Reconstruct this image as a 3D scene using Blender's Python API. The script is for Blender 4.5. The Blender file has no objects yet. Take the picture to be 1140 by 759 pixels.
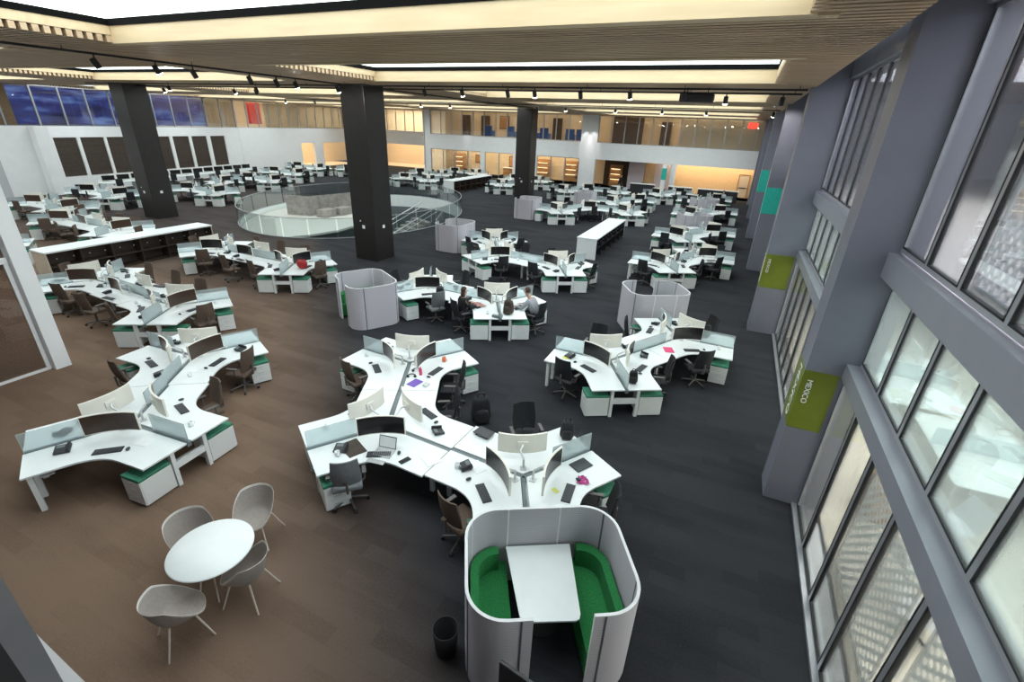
import bpy, bmesh, math, random
from mathutils import Vector, Matrix
R = random.Random(7)
SC = bpy.context.scene
COL = SC.collection
PI = math.pi
rad = math.radians
CZ = 7.25            # underside of the slatted ceiling

# ------------------------------------------------------------------ materials
MATS = {}
def mat(name, col, rough=.5, metal=0, noise=.06, scale=6, emit=None, estr=0, alpha=1, bump=0, spec=.5, coat=0):
    if name in MATS: return MATS[name]
    m = bpy.data.materials.new(name); m.use_nodes = True
    nt = m.node_tree; b = nt.nodes['Principled BSDF']
    b.inputs['Roughness'].default_value = rough
    b.inputs['Metallic'].default_value = metal
    b.inputs['Specular IOR Level'].default_value = spec
    tc = nt.nodes.new('ShaderNodeTexCoord')
    n = nt.nodes.new('ShaderNodeTexNoise'); n.inputs['Scale'].default_value = scale; n.inputs['Detail'].default_value = 3
    nt.links.new(tc.outputs['Object'], n.inputs['Vector'])
    r = nt.nodes.new('ShaderNodeValToRGB')
    lo = [max(0, c*(1-noise)) for c in col]; hi = [min(1, c*(1+noise)) for c in col]
    r.color_ramp.elements[0].position = .3; r.color_ramp.elements[1].position = .7
    r.color_ramp.elements[0].color = (*lo, 1); r.color_ramp.elements[1].color = (*hi, 1)
    nt.links.new(n.outputs['Fac'], r.inputs['Fac']); nt.links.new(r.outputs['Color'], b.inputs['Base Color'])
    if emit:
        b.inputs['Emission Color'].default_value = (*emit, 1); b.inputs['Emission Strength'].default_value = estr
    if alpha < 1: b.inputs['Alpha'].default_value = alpha
    if bump:
        bp = nt.nodes.new('ShaderNodeBump'); bp.inputs['Strength'].default_value = bump
        nt.links.new(n.outputs['Fac'], bp.inputs['Height']); nt.links.new(bp.outputs['Normal'], b.inputs['Normal'])
    MATS[name] = m
    return m

def glass_mat(name, tint=(.9, .95, .95), refl=.12, rough=.02, haze=0.0, gl=.8):
    if name in MATS: return MATS[name]
    m = bpy.data.materials.new(name); m.use_nodes = True
    nt = m.node_tree; nt.nodes.clear()
    o = nt.nodes.new('ShaderNodeOutputMaterial'); t = nt.nodes.new('ShaderNodeBsdfTransparent'); t.inputs['Color'].default_value = (*tint, 1)
    g = nt.nodes.new('ShaderNodeBsdfGlossy'); g.inputs['Roughness'].default_value = rough
    fr = nt.nodes.new('ShaderNodeFresnel'); fr.inputs['IOR'].default_value = 1.45
    mu = nt.nodes.new('ShaderNodeMath'); mu.operation = 'MULTIPLY_ADD'; mu.inputs[1].default_value = gl; mu.inputs[2].default_value = refl*.2
    nt.links.new(fr.outputs['Fac'], mu.inputs[0])
    mx = nt.nodes.new('ShaderNodeMixShader')
    nt.links.new(mu.outputs[0], mx.inputs['Fac']); nt.links.new(t.outputs[0], mx.inputs[1]); nt.links.new(g.outputs[0], mx.inputs[2])
    last = mx
    if haze:
        d = nt.nodes.new('ShaderNodeBsdfDiffuse'); d.inputs['Color'].default_value = (.82, .88, .9, 1)
        tl = nt.nodes.new('ShaderNodeBsdfTranslucent'); tl.inputs['Color'].default_value = (.82, .88, .9, 1)
        md = nt.nodes.new('ShaderNodeMixShader'); nt.links.new(d.outputs[0], md.inputs[1]); nt.links.new(tl.outputs[0], md.inputs[2])
        m2 = nt.nodes.new('ShaderNodeMixShader'); m2.inputs['Fac'].default_value = haze
        nt.links.new(mx.outputs[0], m2.inputs[1]); nt.links.new(md.outputs[0], m2.inputs[2]); last = m2
    nt.links.new(last.outputs[0], o.inputs['Surface'])
    MATS[name] = m
    return m

def carpet_mat():
    m = bpy.data.materials.new('carpet_tiles'); m.use_nodes = True
    nt = m.node_tree; b = nt.nodes['Principled BSDF']; L = nt.links
    b.inputs['Roughness'].default_value = .92; b.inputs['Specular IOR Level'].default_value = .15
    tc = nt.nodes.new('ShaderNodeTexCoord')
    br = nt.nodes.new('ShaderNodeTexBrick'); br.inputs['Scale'].default_value = 1
    br.inputs['Color1'].default_value = (0, 0, 0, 1); br.inputs['Color2'].default_value = (1, 1, 1, 1); br.inputs['Mortar'].default_value = (.4, .4, .4, 1)
    br.inputs['Brick Width'].default_value = 1.0; br.inputs['Row Height'].default_value = .25; br.inputs['Mortar Size'].default_value = .004
    L.new(tc.outputs['Object'], br.inputs['Vector'])
    nz = nt.nodes.new('ShaderNodeTexNoise'); nz.inputs['Scale'].default_value = .35; nz.inputs['Detail'].default_value = 5
    mp = nt.nodes.new('ShaderNodeMapping'); mp.inputs['Scale'].default_value = (1, 3.5, 1)
    L.new(tc.outputs['Object'], mp.inputs['Vector']); L.new(mp.outputs['Vector'], nz.inputs['Vector'])
    fine = nt.nodes.new('ShaderNodeTexNoise'); fine.inputs['Scale'].default_value = 40; fine.inputs['Detail'].default_value = 3
    L.new(tc.outputs['Object'], fine.inputs['Vector'])
    a1 = nt.nodes.new('ShaderNodeMath'); a1.operation = 'MULTIPLY_ADD'; a1.inputs[1].default_value = .16; a1.inputs[2].default_value = .26
    bw = nt.nodes.new('ShaderNodeRGBToBW'); L.new(br.outputs['Color'], bw.inputs['Color']); L.new(bw.outputs['Val'], a1.inputs[0])
    a2 = nt.nodes.new('ShaderNodeMath'); a2.operation = 'MULTIPLY_ADD'; a2.inputs[1].default_value = .7; L.new(nz.outputs['Fac'], a2.inputs[0]); L.new(a1.outputs[0], a2.inputs[2])
    a3 = nt.nodes.new('ShaderNodeMath'); a3.operation = 'MULTIPLY_ADD'; a3.inputs[1].default_value = .45; L.new(fine.outputs['Fac'], a3.inputs[0]); L.new(a2.outputs[0], a3.inputs[2])
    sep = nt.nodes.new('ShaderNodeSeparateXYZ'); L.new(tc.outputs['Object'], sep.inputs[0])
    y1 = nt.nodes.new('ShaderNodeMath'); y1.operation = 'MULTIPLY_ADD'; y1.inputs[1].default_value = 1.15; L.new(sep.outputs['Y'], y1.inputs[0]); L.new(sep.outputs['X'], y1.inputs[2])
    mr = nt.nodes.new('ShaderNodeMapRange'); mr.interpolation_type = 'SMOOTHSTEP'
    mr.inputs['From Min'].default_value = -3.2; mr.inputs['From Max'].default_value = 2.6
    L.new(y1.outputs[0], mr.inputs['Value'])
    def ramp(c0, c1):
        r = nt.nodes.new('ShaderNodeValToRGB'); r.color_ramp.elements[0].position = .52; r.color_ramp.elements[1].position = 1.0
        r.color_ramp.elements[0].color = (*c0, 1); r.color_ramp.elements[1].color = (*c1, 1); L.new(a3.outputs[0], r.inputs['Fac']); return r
    rb = ramp((.098, .060, .040), (.205, .138, .098)); rd = ramp((.0085, .009, .011), (.034, .036, .042))  # brown ramp paints the warm window-glass veil into the left carpet
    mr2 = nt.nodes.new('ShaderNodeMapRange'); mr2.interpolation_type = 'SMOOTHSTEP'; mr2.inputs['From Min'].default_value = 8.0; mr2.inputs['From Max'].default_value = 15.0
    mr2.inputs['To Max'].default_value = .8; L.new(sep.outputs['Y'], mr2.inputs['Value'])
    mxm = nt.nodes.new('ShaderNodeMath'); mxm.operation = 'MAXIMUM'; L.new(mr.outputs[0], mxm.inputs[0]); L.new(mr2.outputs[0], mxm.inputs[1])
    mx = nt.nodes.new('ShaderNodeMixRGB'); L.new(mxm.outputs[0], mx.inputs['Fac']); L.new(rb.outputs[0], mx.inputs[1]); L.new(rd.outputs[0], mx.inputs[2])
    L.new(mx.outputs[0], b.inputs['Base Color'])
    bp = nt.nodes.new('ShaderNodeBump'); bp.inputs['Strength'].default_value = .15; L.new(fine.outputs['Fac'], bp.inputs['Height']); L.new(bp.outputs[0], b.inputs['Normal'])
    return m

def perforated_mat(name, dens, col=(.8, .83, .84)):
    m = bpy.data.materials.new(name); m.use_nodes = True
    nt = m.node_tree; b = nt.nodes['Principled BSDF']; L = nt.links
    b.inputs['Base Color'].default_value = (*col, 1); b.inputs['Roughness'].default_value = .5
    tc = nt.nodes.new('ShaderNodeTexCoord'); mp = nt.nodes.new('ShaderNodeMapping'); mp.inputs['Scale'].default_value = (1, dens, dens); mp.inputs['Rotation'].default_value = (rad(45), 0, 0)
    L.new(tc.outputs['Object'], mp.inputs['Vector'])
    fx = nt.nodes.new('ShaderNodeVectorMath'); fx.operation = 'FRACTION'; L.new(mp.outputs[0], fx.inputs[0])
    s = nt.nodes.new('ShaderNodeSeparateXYZ'); L.new(fx.outputs[0], s.inputs[0])
    def sq(o):
        a = nt.nodes.new('ShaderNodeMath'); a.operation = 'SUBTRACT'; a.inputs[1].default_value = .5; L.new(o, a.inputs[0])
        q = nt.nodes.new('ShaderNodeMath'); q.operation = 'MULTIPLY'; L.new(a.outputs[0], q.inputs[0]); L.new(a.outputs[0], q.inputs[1]); return q
    q1 = sq(s.outputs['Y']); q2 = sq(s.outputs['Z'])
    ad = nt.nodes.new('ShaderNodeMath'); ad.operation = 'ADD'; L.new(q1.outputs[0], ad.inputs[0]); L.new(q2.outputs[0], ad.inputs[1])
    gt = nt.nodes.new('ShaderNodeMath'); gt.operation = 'GREATER_THAN'; gt.inputs[1].default_value = .125; L.new(ad.outputs[0], gt.inputs[0])
    o = nt.nodes['Material Output']; tr = nt.nodes.new('ShaderNodeBsdfTransparent'); tl = nt.nodes.new('ShaderNodeBsdfTranslucent'); tl.inputs['Color'].default_value = (*col, 1)
    m1 = nt.nodes.new('ShaderNodeMixShader'); m1.inputs['Fac'].default_value = .5; L.new(b.outputs[0], m1.inputs[1]); L.new(tl.outputs[0], m1.inputs[2])
    m2 = nt.nodes.new('ShaderNodeMixShader'); L.new(gt.outputs[0], m2.inputs['Fac']); L.new(tr.outputs[0], m2.inputs[1]); L.new(m1.outputs[0], m2.inputs[2])
    L.new(m2.outputs[0], o.inputs['Surface'])
    MATS[name] = m
    return m

def rib_mat(name, c0, c1, scale):
    m = bpy.data.materials.new(name); m.use_nodes = True
    nt = m.node_tree; b = nt.nodes['Principled BSDF']; L = nt.links
    b.inputs['Roughness'].default_value = .85
    tc = nt.nodes.new('ShaderNodeTexCoord')
    w = nt.nodes.new('ShaderNodeTexWave'); w.bands_direction = 'Z'; w.inputs['Scale'].default_value = scale; w.inputs['Distortion'].default_value = .3
    L.new(tc.outputs['Object'], w.inputs['Vector'])
    r = nt.nodes.new('ShaderNodeValToRGB'); r.color_ramp.elements[0].color = (*c0, 1); r.color_ramp.elements[1].color = (*c1, 1)
    L.new(w.outputs['Fac'], r.inputs['Fac']); L.new(r.outputs[0], b.inputs['Base Color'])
    bp = nt.nodes.new('ShaderNodeBump'); bp.inputs['Strength'].default_value = .25; L.new(w.outputs['Fac'], bp.inputs['Height']); L.new(bp.outputs[0], b.inputs['Normal'])
    MATS[name] = m
    return m

def wood_mat(name, c0, c1, sc=(1, 9, 9)):
    m = bpy.data.materials.new(name); m.use_nodes = True
    nt = m.node_tree; b = nt.nodes['Principled BSDF']; L = nt.links
    b.inputs['Roughness'].default_value = .5
    tc = nt.nodes.new('ShaderNodeTexCoord'); mp = nt.nodes.new('ShaderNodeMapping'); mp.inputs['Scale'].default_value = sc
    n = nt.nodes.new('ShaderNodeTexNoise'); n.inputs['Scale'].default_value = .8; n.inputs['Detail'].default_value = 5
    L.new(tc.outputs['Object'], mp.inputs['Vector']); L.new(mp.outputs[0], n.inputs['Vector'])
    r = nt.nodes.new('ShaderNodeValToRGB'); r.color_ramp.elements[0].position = .3; r.color_ramp.elements[1].position = .7
    r.color_ramp.elements[0].color = (*c0, 1); r.color_ramp.elements[1].color = (*c1, 1)
    L.new(n.outputs['Fac'], r.inputs['Fac']); L.new(r.outputs[0], b.inputs['Base Color'])
    MATS[name] = m
    return m

M = dict(
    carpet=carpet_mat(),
    desk=mat('desk_white', (.82, .86, .86), .35, noise=.015),
    ped=mat('pedestal_white', (.76, .78, .77), .4, noise=.02),
    legw=mat('leg_white', (.78, .8, .8), .4, noise=.02),
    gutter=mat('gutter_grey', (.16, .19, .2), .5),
    green=mat('cushion_green', (.045, .21, .13), .9, noise=.15, scale=30),
    benchg=mat('bench_green', (.02, .20, .055), .95, noise=.2, scale=40, bump=.1),
    black=mat('soft_black', (.012, .012, .014), .6),
    screenblk=mat('display_black', (.012, .011, .012), .25),
    screenveil=mat('display_brown_veil', (.055, .032, .022), .3),  # warm window reflection over the left monitors, put into the display colour
    cream=mat('monitor_shell', (.80, .77, .70), .4, noise=.02),
    silver=mat('silver', (.65, .66, .67), .35, .6),
    chairblk=mat('chair_black', (.014, .015, .018), .8, noise=.2, scale=20),
    chairgry=mat('chair_grey', (.17, .18, .19), .8, noise=.12, scale=20),
    chairveil=mat('chair_brown_veil', (.11, .075, .055), .8, noise=.12, scale=20),  # brown stands in for the warm window veil over left-side chairs
    basegry=mat('chair_base', (.13, .12, .115), .5, .3),
    key=mat('keyboard_dark', (.055, .06, .07), .5, noise=.3, scale=60),
    phone=mat('phone_dark', (.03, .032, .036), .4),
    paper=mat('paper_white', (.85, .87, .88), .7),
    frost=glass_mat('frosted_screen', (.86, .93, .94), .1, .1, haze=.26),
    clear=glass_mat('clear_glass', (.93, .96, .96), .1),
    cool=glass_mat('cool_glass', (.86, .92, .93), .1, haze=.02),
    rail=glass_mat('rail_glass', (.84, .88, .88), 0, gl=.35),
    teal=glass_mat('teal_glass', (.66, .77, .79), .15, haze=.08),
    bronze=glass_mat('bronze_glass', (.62, .52, .44), .12, haze=.06),
    wall=mat('wall_white', (.88, .89, .90), .7, noise=.02, scale=2),
    wallgrey=mat('wall_grey', (.55, .56, .58), .7, noise=.02, scale=2),
    pillar=mat('pillar_grey', (.185, .19, .235), .42, noise=.04, scale=2),
    sill=mat('sill_grey', (.17, .17, .18), .7),
    beam=mat('beam_grey', (.26, .27, .31), .35, noise=.04, scale=2),
    alu=mat('aluminium', (.42, .43, .46), .3, .5, noise=.04),
    darkcol=mat('column_dark', (.020, .018, .017), .38, noise=.15, scale=3),
    slat=wood_mat('slat_wood', (.44, .32, .20), (.60, .44, .28)),
    fascia=wood_mat('fascia_wood', (.60, .46, .28), (.70, .55, .35)),
    void=mat('ceiling_void', (.035, .028, .022), .9),
    lip=mat('skylight_lip', (.004, .004, .004), .9, spec=.1),
    sky=mat('skylight_diffuser', (.9, .95, .95), .5, emit=(.87, .97, .98), estr=3.3),
    limeband=mat('lime_band', (.15, .19, .010), .5, noise=.05),
    tealband=mat('teal_band', (.02, .45, .36), .5, noise=.05),
    letter=mat('letter_white', (.9, .9, .9), .5),
    podfab=rib_mat('pod_fabric', (.45, .43, .475), (.54, .52, .565), 9),
    podedge=mat('pod_edge', (.74, .74, .76), .6),
    seam=mat('pod_seam', (.10, .10, .12), .7),
    shell=mat('tub_shell', (.34, .30, .275), .75, noise=.08, scale=30),
    shellrim=mat('tub_rim', (.70, .66, .62), .6),
    legwood=mat('pale_leg', (.62, .55, .48), .5),
    cabbrown=mat('cabinet_brown', (.055, .038, .028), .6, noise=.2),
    cabdark=mat('cabinet_dark', (.02, .02, .022), .6),
    concrete=mat('stair_wood', (.30, .28, .26), .6, noise=.25, scale=3),
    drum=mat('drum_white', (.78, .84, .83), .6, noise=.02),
    landing=mat('landing_pale', (.62, .62, .57), .5, noise=.04),
    red=mat('bag_red', (.35, .01, .01), .5, noise=.15),
    pink=mat('pink_item', (.75, .05, .18), .5),
    magenta=mat('magenta_cloth', (.42, .05, .22), .8),
    purple=mat('purple_folder', (.17, .09, .45), .5),
    yellow=mat('yellow_note', (.75, .75, .2), .7),
    orange=mat('orange_item', (.8, .22, .1), .6),
    skin=mat('skin_tone', (.50, .30, .21), .6),
    hairbr=mat('hair_brown', (.06, .028, .014), .7, noise=.3, scale=40),
    hairbk=mat('hair_black', (.012, .010, .009), .7, noise=.3, scale=40),
    swtgrey=mat('sweater_grey', (.33, .34, .37), .9, noise=.1, scale=30),
    swtblack=mat('jacket_black', (.012, .012, .014), .9),
    shirt=mat('shirt_pale', (.55, .58, .62), .9),
    denim=mat('trousers_dark', (.03, .032, .045), .9),
    rose=mat('cloth_rose', (.5, .25, .24), .9),
    interior=mat('interior_floor', (.66, .60, .52), .35, noise=.04),
    warmwall=mat('warm_wall', (.80, .58, .34), .7),
    beige=mat('beige_wall', (.62, .53, .42), .7, noise=.05),
    lav=mat('lavender_wall', (.55, .50, .56), .7),
    redslat=mat('rust_panel', (.30, .10, .06), .6),
    blueglow=mat('blue_video_wall', (.03, .04, .2), .4, emit=(.06, .09, .55), estr=.40, noise=.5, scale=1),
    bluechair=mat('blue_fabric', (.05, .12, .35), .8),
    redglow=mat('exit_glow', (.8, .05, .03), .5, emit=(1, .05, .03), estr=2.0),
    lamp=mat('lamp_disc', (1, 1, 1), .5, emit=(1, .97, .9), estr=250),
    warmlamp=mat('warm_lamp', (1, .9, .7), .5, emit=(1, .78, .45), estr=6),
    timber=wood_mat('shelf_timber', (.34, .18, .08), (.45, .26, .12)),
    leafg=mat('leaf_green', (.04, .12, .03), .8, noise=.3),
)
perforated_mat('perforated_sheet', 8.5)
M['perf'] = MATS['perforated_sheet']

def video_mat():
    m = bpy.data.materials.new('video_wall_blue'); m.use_nodes = True
    nt = m.node_tree; b = nt.nodes['Principled BSDF']; L = nt.links
    tc = nt.nodes.new('ShaderNodeTexCoord'); mp = nt.nodes.new('ShaderNodeMapping'); mp.inputs['Scale'].default_value = (1, .22, .9)
    n = nt.nodes.new('ShaderNodeTexNoise'); n.inputs['Scale'].default_value = 1.6; n.inputs['Detail'].default_value = 6
    L.new(tc.outputs['Object'], mp.inputs['Vector']); L.new(mp.outputs[0], n.inputs['Vector'])
    r = nt.nodes.new('ShaderNodeValToRGB'); e = r.color_ramp.elements
    e[0].position = .32; e[0].color = (.012, .012, .05, 1); e[1].position = .72; e[1].color = (.22, .36, .75, 1)
    x = e.new(.5); x.color = (.03, .04, .22, 1)
    L.new(n.outputs['Fac'], r.inputs['Fac']); L.new(r.outputs[0], b.inputs['Emission Color']); b.inputs['Emission Strength'].default_value = .7
    b.inputs['Base Color'].default_value = (.03, .03, .08, 1)
    return m
M['blueglow'] = video_mat()
# ------------------------------------------------------------------ mesh builder
class MB:
    def __init__(s): s.v = []; s.f = []; s.m = []; s.sm = []
    def add(s, vs, fs, mi=0, T=None, smooth=False):
        n = len(s.v)
        for p in vs:
            p = Vector(p); s.v.append(tuple(T @ p if T else p))
        for f in fs: s.f.append([n+i for i in f]); s.m.append(mi); s.sm.append(smooth)
        return s
    def box(s, x0, x1, y0, y1, z0, z1, mi=0, T=None):
        return s.add([(x0, y0, z0), (x1, y0, z0), (x1, y1, z0), (x0, y1, z0), (x0, y0, z1), (x1, y0, z1), (x1, y1, z1), (x0, y1, z1)],
                     [(0, 3, 2, 1), (4, 5, 6, 7), (0, 1, 5, 4), (1, 2, 6, 5), (2, 3, 7, 6), (3, 0, 4, 7)], mi, T)
    def rbox(s, x0, x1, y0, y1, z0, z1, b=.01, mi=0, T=None):      # box with chamfered edges
        bm = bmesh.new(); bmesh.ops.create_cube(bm, size=1)
        for v in bm.verts: v.co = Vector(((x0+x1)/2+v.co.x*(x1-x0), (y0+y1)/2+v.co.y*(y1-y0), (z0+z1)/2+v.co.z*(z1-z0)))
        bmesh.ops.bevel(bm, geom=bm.edges[:], offset=b, segments=2, affect='EDGES', profile=.6)
        bm.verts.index_update(); vs = [v.co.copy() for v in bm.verts]; fs = [[v.index for v in f.verts] for f in bm.faces]; bm.free()
        return s.add(vs, fs, mi, T)
    def prism(s, poly, z0, z1, mi=0, T=None, side=None):
        a = sum(poly[i][0]*poly[(i+1) % len(poly)][1]-poly[(i+1) % len(poly)][0]*poly[i][1] for i in range(len(poly)))
        if a < 0: poly = poly[::-1]
        n = len(poly)
        vs = [(x, y, z0) for x, y in poly]+[(x, y, z1) for x, y in poly]
        s.add(vs, [list(range(n))[::-1], list(range(n, 2*n))], mi, T)
        return s.add(vs, [(i, (i+1) % n, n+(i+1) % n, n+i) for i in range(n)], mi if side is None else side, T)
    def tube(s, p0, p1, r, r1=None, n=8, mi=0, T=None):
        p0 = Vector(p0); p1 = Vector(p1); r1 = r if r1 is None else r1
        d = (p1-p0).normalized(); a = d.orthogonal().normalized(); b = d.cross(a)
        vs = [p0+(a*math.cos(2*PI*i/n)+b*math.sin(2*PI*i/n))*r for i in range(n)]+[p1+(a*math.cos(2*PI*i/n)+b*math.sin(2*PI*i/n))*r1 for i in range(n)]
        s.add(vs, [(i, (i+1) % n, n+(i+1) % n, n+i) for i in range(n)], mi, T, True)
        return s.add(vs, [list(range(n))[::-1], list(range(n, 2*n))], mi, T)
    def path(s, pts, r, n=8, mi=0):
        for a, b in zip(pts, pts[1:]): s.tube(a, b, r, n=n, mi=mi)
        return s
    def lathe(s, prof, n=20, mi=0, T=None):
        vs = [(r*math.cos(2*PI*k/n), r*math.sin(2*PI*k/n), z) for r, z in prof for k in range(n)]
        fs = [(j*n+k, j*n+(k+1) % n, (j+1)*n+(k+1) % n, (j+1)*n+k) for j in range(len(prof)-1) for k in range(n)]
        return s.add(vs, fs, mi, T, True)
    def ball(s, c, rx, ry, rz, n=12, mi=0, T=None):
        vs = []; fs = []
        for j in range(n+1):
            t = PI*j/n
            for k in range(n): vs.append((c[0]+rx*math.sin(t)*math.cos(2*PI*k/n), c[1]+ry*math.sin(t)*math.sin(2*PI*k/n), c[2]-rz*math.cos(t)))
        for j in range(n):
            for k in range(n): fs.append((j*n+k, j*n+(k+1) % n, (j+1)*n+(k+1) % n, (j+1)*n+k))
        return s.add(vs, fs, mi, T, True)
    def grid(s, fn, nu, nv, mi=0, T=None, smooth=True):
        vs = [fn(i/nu, j/nv) for i in range(nu+1) for j in range(nv+1)]
        fs = [(i*(nv+1)+j, (i+1)*(nv+1)+j, (i+1)*(nv+1)+j+1, i*(nv+1)+j+1) for i in range(nu) for j in range(nv)]
        return s.add(vs, fs, mi, T, smooth)
    def mesh(s, name, mats):
        me = bpy.data.meshes.new(name); me.from_pydata(s.v, [], s.f)
        for m in (mats if isinstance(mats, (list, tuple)) else [mats]): me.materials.append(m)
        me.polygons.foreach_set('material_index', s.m); me.polygons.foreach_set('use_smooth', s.sm); me.update()
        return me
    def build(s, name, mats, parent=None, loc=(0, 0, 0), rz=0):
        o = bpy.data.objects.new(name, s.mesh(name, mats)); COL.objects.link(o)
        o.location = loc; o.rotation_euler = (0, 0, rz)
        if parent: o.parent = parent
        return o

def tag(o, label=None, cat=None, group=None, kind=None):
    if label: o['label'] = label
    if cat: o['category'] = cat
    if group: o['group'] = group
    if kind: o['kind'] = kind
    return o
def thing(name, loc, rz=0, label=None, cat=None, group=None):
    o = bpy.data.objects.new(name, None); COL.objects.link(o); o.empty_display_size = .1
    o.location = loc; o.rotation_euler = (0, 0, rz)
    return tag(o, label, cat, group)
def struct(name, mb, mats, label=None, parent=None):
    o = mb.build(name, mats, parent)
    o['kind'] = 'structure'
    if label: o['label'] = label
    return o
KIDS = {}
def kids_of(o):
    return list(o.children)
def copy_tree(o, parent=None):
    c = o.copy(); COL.objects.link(c)
    c.parent = parent
    for ch in kids_of(o): copy_tree(ch, c)
    return c
USED = set()
def place(proto, loc, rz, name=None):
    if proto.name not in USED: USED.add(proto.name); o = proto
    else: o = copy_tree(proto)
    o.location = loc; o.rotation_euler = (0, 0, rz)
    return o

# ------------------------------------------------------------------ camera
cam = bpy.data.cameras.new('camera'); cam.sensor_width = 36; cam.sensor_fit = 'HORIZONTAL'; cam.lens = 522.08/1140*36
cam.clip_start = .02; cam.clip_end = 300
CAM = bpy.data.objects.new('camera', cam); COL.objects.link(CAM)
RC = Matrix(((0.9067177, 0.20772478, -0.36703329), (0.41998098, -0.36537799, 0.83073154), (0.03845764, -0.90738599, -0.41853515)))
CAM.matrix_world = Matrix(((RC[0][0], -RC[0][1], -RC[0][2], 0), (RC[1][0], -RC[1][1], -RC[1][2], 0), (RC[2][0], -RC[2][1], -RC[2][2], 6.0), (0, 0, 0, 1)))
SC.camera = CAM
def picture_x(p):      # used only to word the labels left to right
    v = RC.transposed() @ (Vector(p)-Vector((0, 0, 6)))
    return v.x/v.z, v.y/v.z, v.z

# things waiting for a label: (object, noun phrase, place phrase)
PENDING = []

# ================================================================== SETTING
# ---- floor with the round stair opening
OX, OY, EA, EB, ET = -23.78, 26.53, 8.78, 6.77, math.radians(-76.27)
def EP(t, off=0):
    a, b = (EA+off)*math.cos(t), (EB+off)*math.sin(t)
    return OX+a*math.cos(ET)-b*math.sin(ET), OY+a*math.sin(ET)+b*math.cos(ET)
def build_floor():
    bm = bmesh.new()
    out = [bm.verts.new(p) for p in ((-51, -5, 0), (2.1, -5, 0), (2.1, 58, 0), (-51, 58, 0))]
    inn = [bm.verts.new((*EP(2*PI*k/72), 0)) for k in range(72)]
    ed = [bm.edges.new((a[i], a[(i+1) % len(a)])) for a in (out, inn) for i in range(len(a))]
    bmesh.ops.triangle_fill(bm, edges=ed, use_beauty=True)
    for f in bm.faces:
        if f.normal.z < 0: f.normal_flip()
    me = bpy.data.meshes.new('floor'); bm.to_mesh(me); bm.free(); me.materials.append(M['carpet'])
    o = bpy.data.objects.new('floor', me); COL.objects.link(o)
    tag(o, 'dark plank carpet floor, warm window veil tinted in on the left side', kind='structure')
build_floor()

# ---- ceiling of slats with the skylight coffers cut out
COLS = [(-12.6, .33), (-30.0, -17.2), (-47.6, -34.8)]
ROWS = [(2.4, 7.0), (10.8, 15.4), (19.4, 24.0), (28.0, 32.6), (36.6, 41.2), (45.2, 49.8)]
X0, X1, Y0, Y1 = -50.5, 1.4, -4.0, 57.5
def segs_at(y, e=0):
    cut = any(a-e < y < b+e for a, b in ROWS)
    if not cut: return [(X0, X1)]
    r = []; x = X1
    for a, b in COLS: r.append((b, x)); x = a
    r.append((X0, x)); return r
mb = MB(); y = Y0+.1
while y < Y1:
    for a, b in segs_at(y, .14): mb.box(a, b, y-.05, y+.05, CZ, CZ+.12)
    y += .175
ys = [Y0]+[v for r in ROWS for v in r]+[Y1]
for a, b in zip(ys, ys[1:]):
    for x0, x1 in segs_at((a+b)/2): mb.box(x0+.06, x1-.06, a+.06, b-.06, CZ+.16, CZ+.2, 1)
struct('ceiling', mb, [M['slat'], M['void']], 'brown timber slat ceiling')
PLACE_ROW = ['nearest', 'second', 'third', 'fourth', 'fifth', 'sixth']
for ci, (xa, xb) in enumerate(COLS):
    for ri, (ya, yb) in enumerate(ROWS):
        side = ['on the window-wall side', 'over the stair opening side', 'on the far left side'][ci]
        t = thing('skylight', (0, 0, CZ), 0, 'white luminous skylight with wood fascia, %s row, %s' % (PLACE_ROW[ri], side)); t['kind'] = 'structure'
        MB().box(xa-.1, xb+.1, ya-.1, yb+.1, .42, .44).build('light_panel', M['sky'], t)
        f = MB(); 
        for z0, z1 in ((-.02, .14), (.14, .30)):
            e = .008 if z0 > 0 else 0; f.box(xa-.08, xb+.08, ya-.08, ya-e, z0, z1); f.box(xa-.08, xb+.08, yb+e, yb+.08, z0, z1)
        f.box(xa-.08, xa, ya, yb, .13, .30); f.box(xb, xb+.08, ya, yb, .13, .30)
        # flat surround seen from below
        f.box(xa-.3, xb+.3, yb+.08, yb+.26, -.02, .0); f.box(xa-.3, xb+.3, ya-.26, ya-.08, -.02, .0)
        f.build('wood_fascia', M['fascia'], t)
        l = MB()
        l.box(xa-.05, xb+.05, ya-.05, ya+.02, .30, .42); l.box(xa-.05, xb+.05, yb-.02, yb+.05, .30, .42)
        l.box(xa-.05, xa+.02, ya, yb, .30, .42); l.box(xb-.02, xb+.05, ya, yb, .30, .42)
        l.build('black_lip', M['lip'], t)

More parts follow.
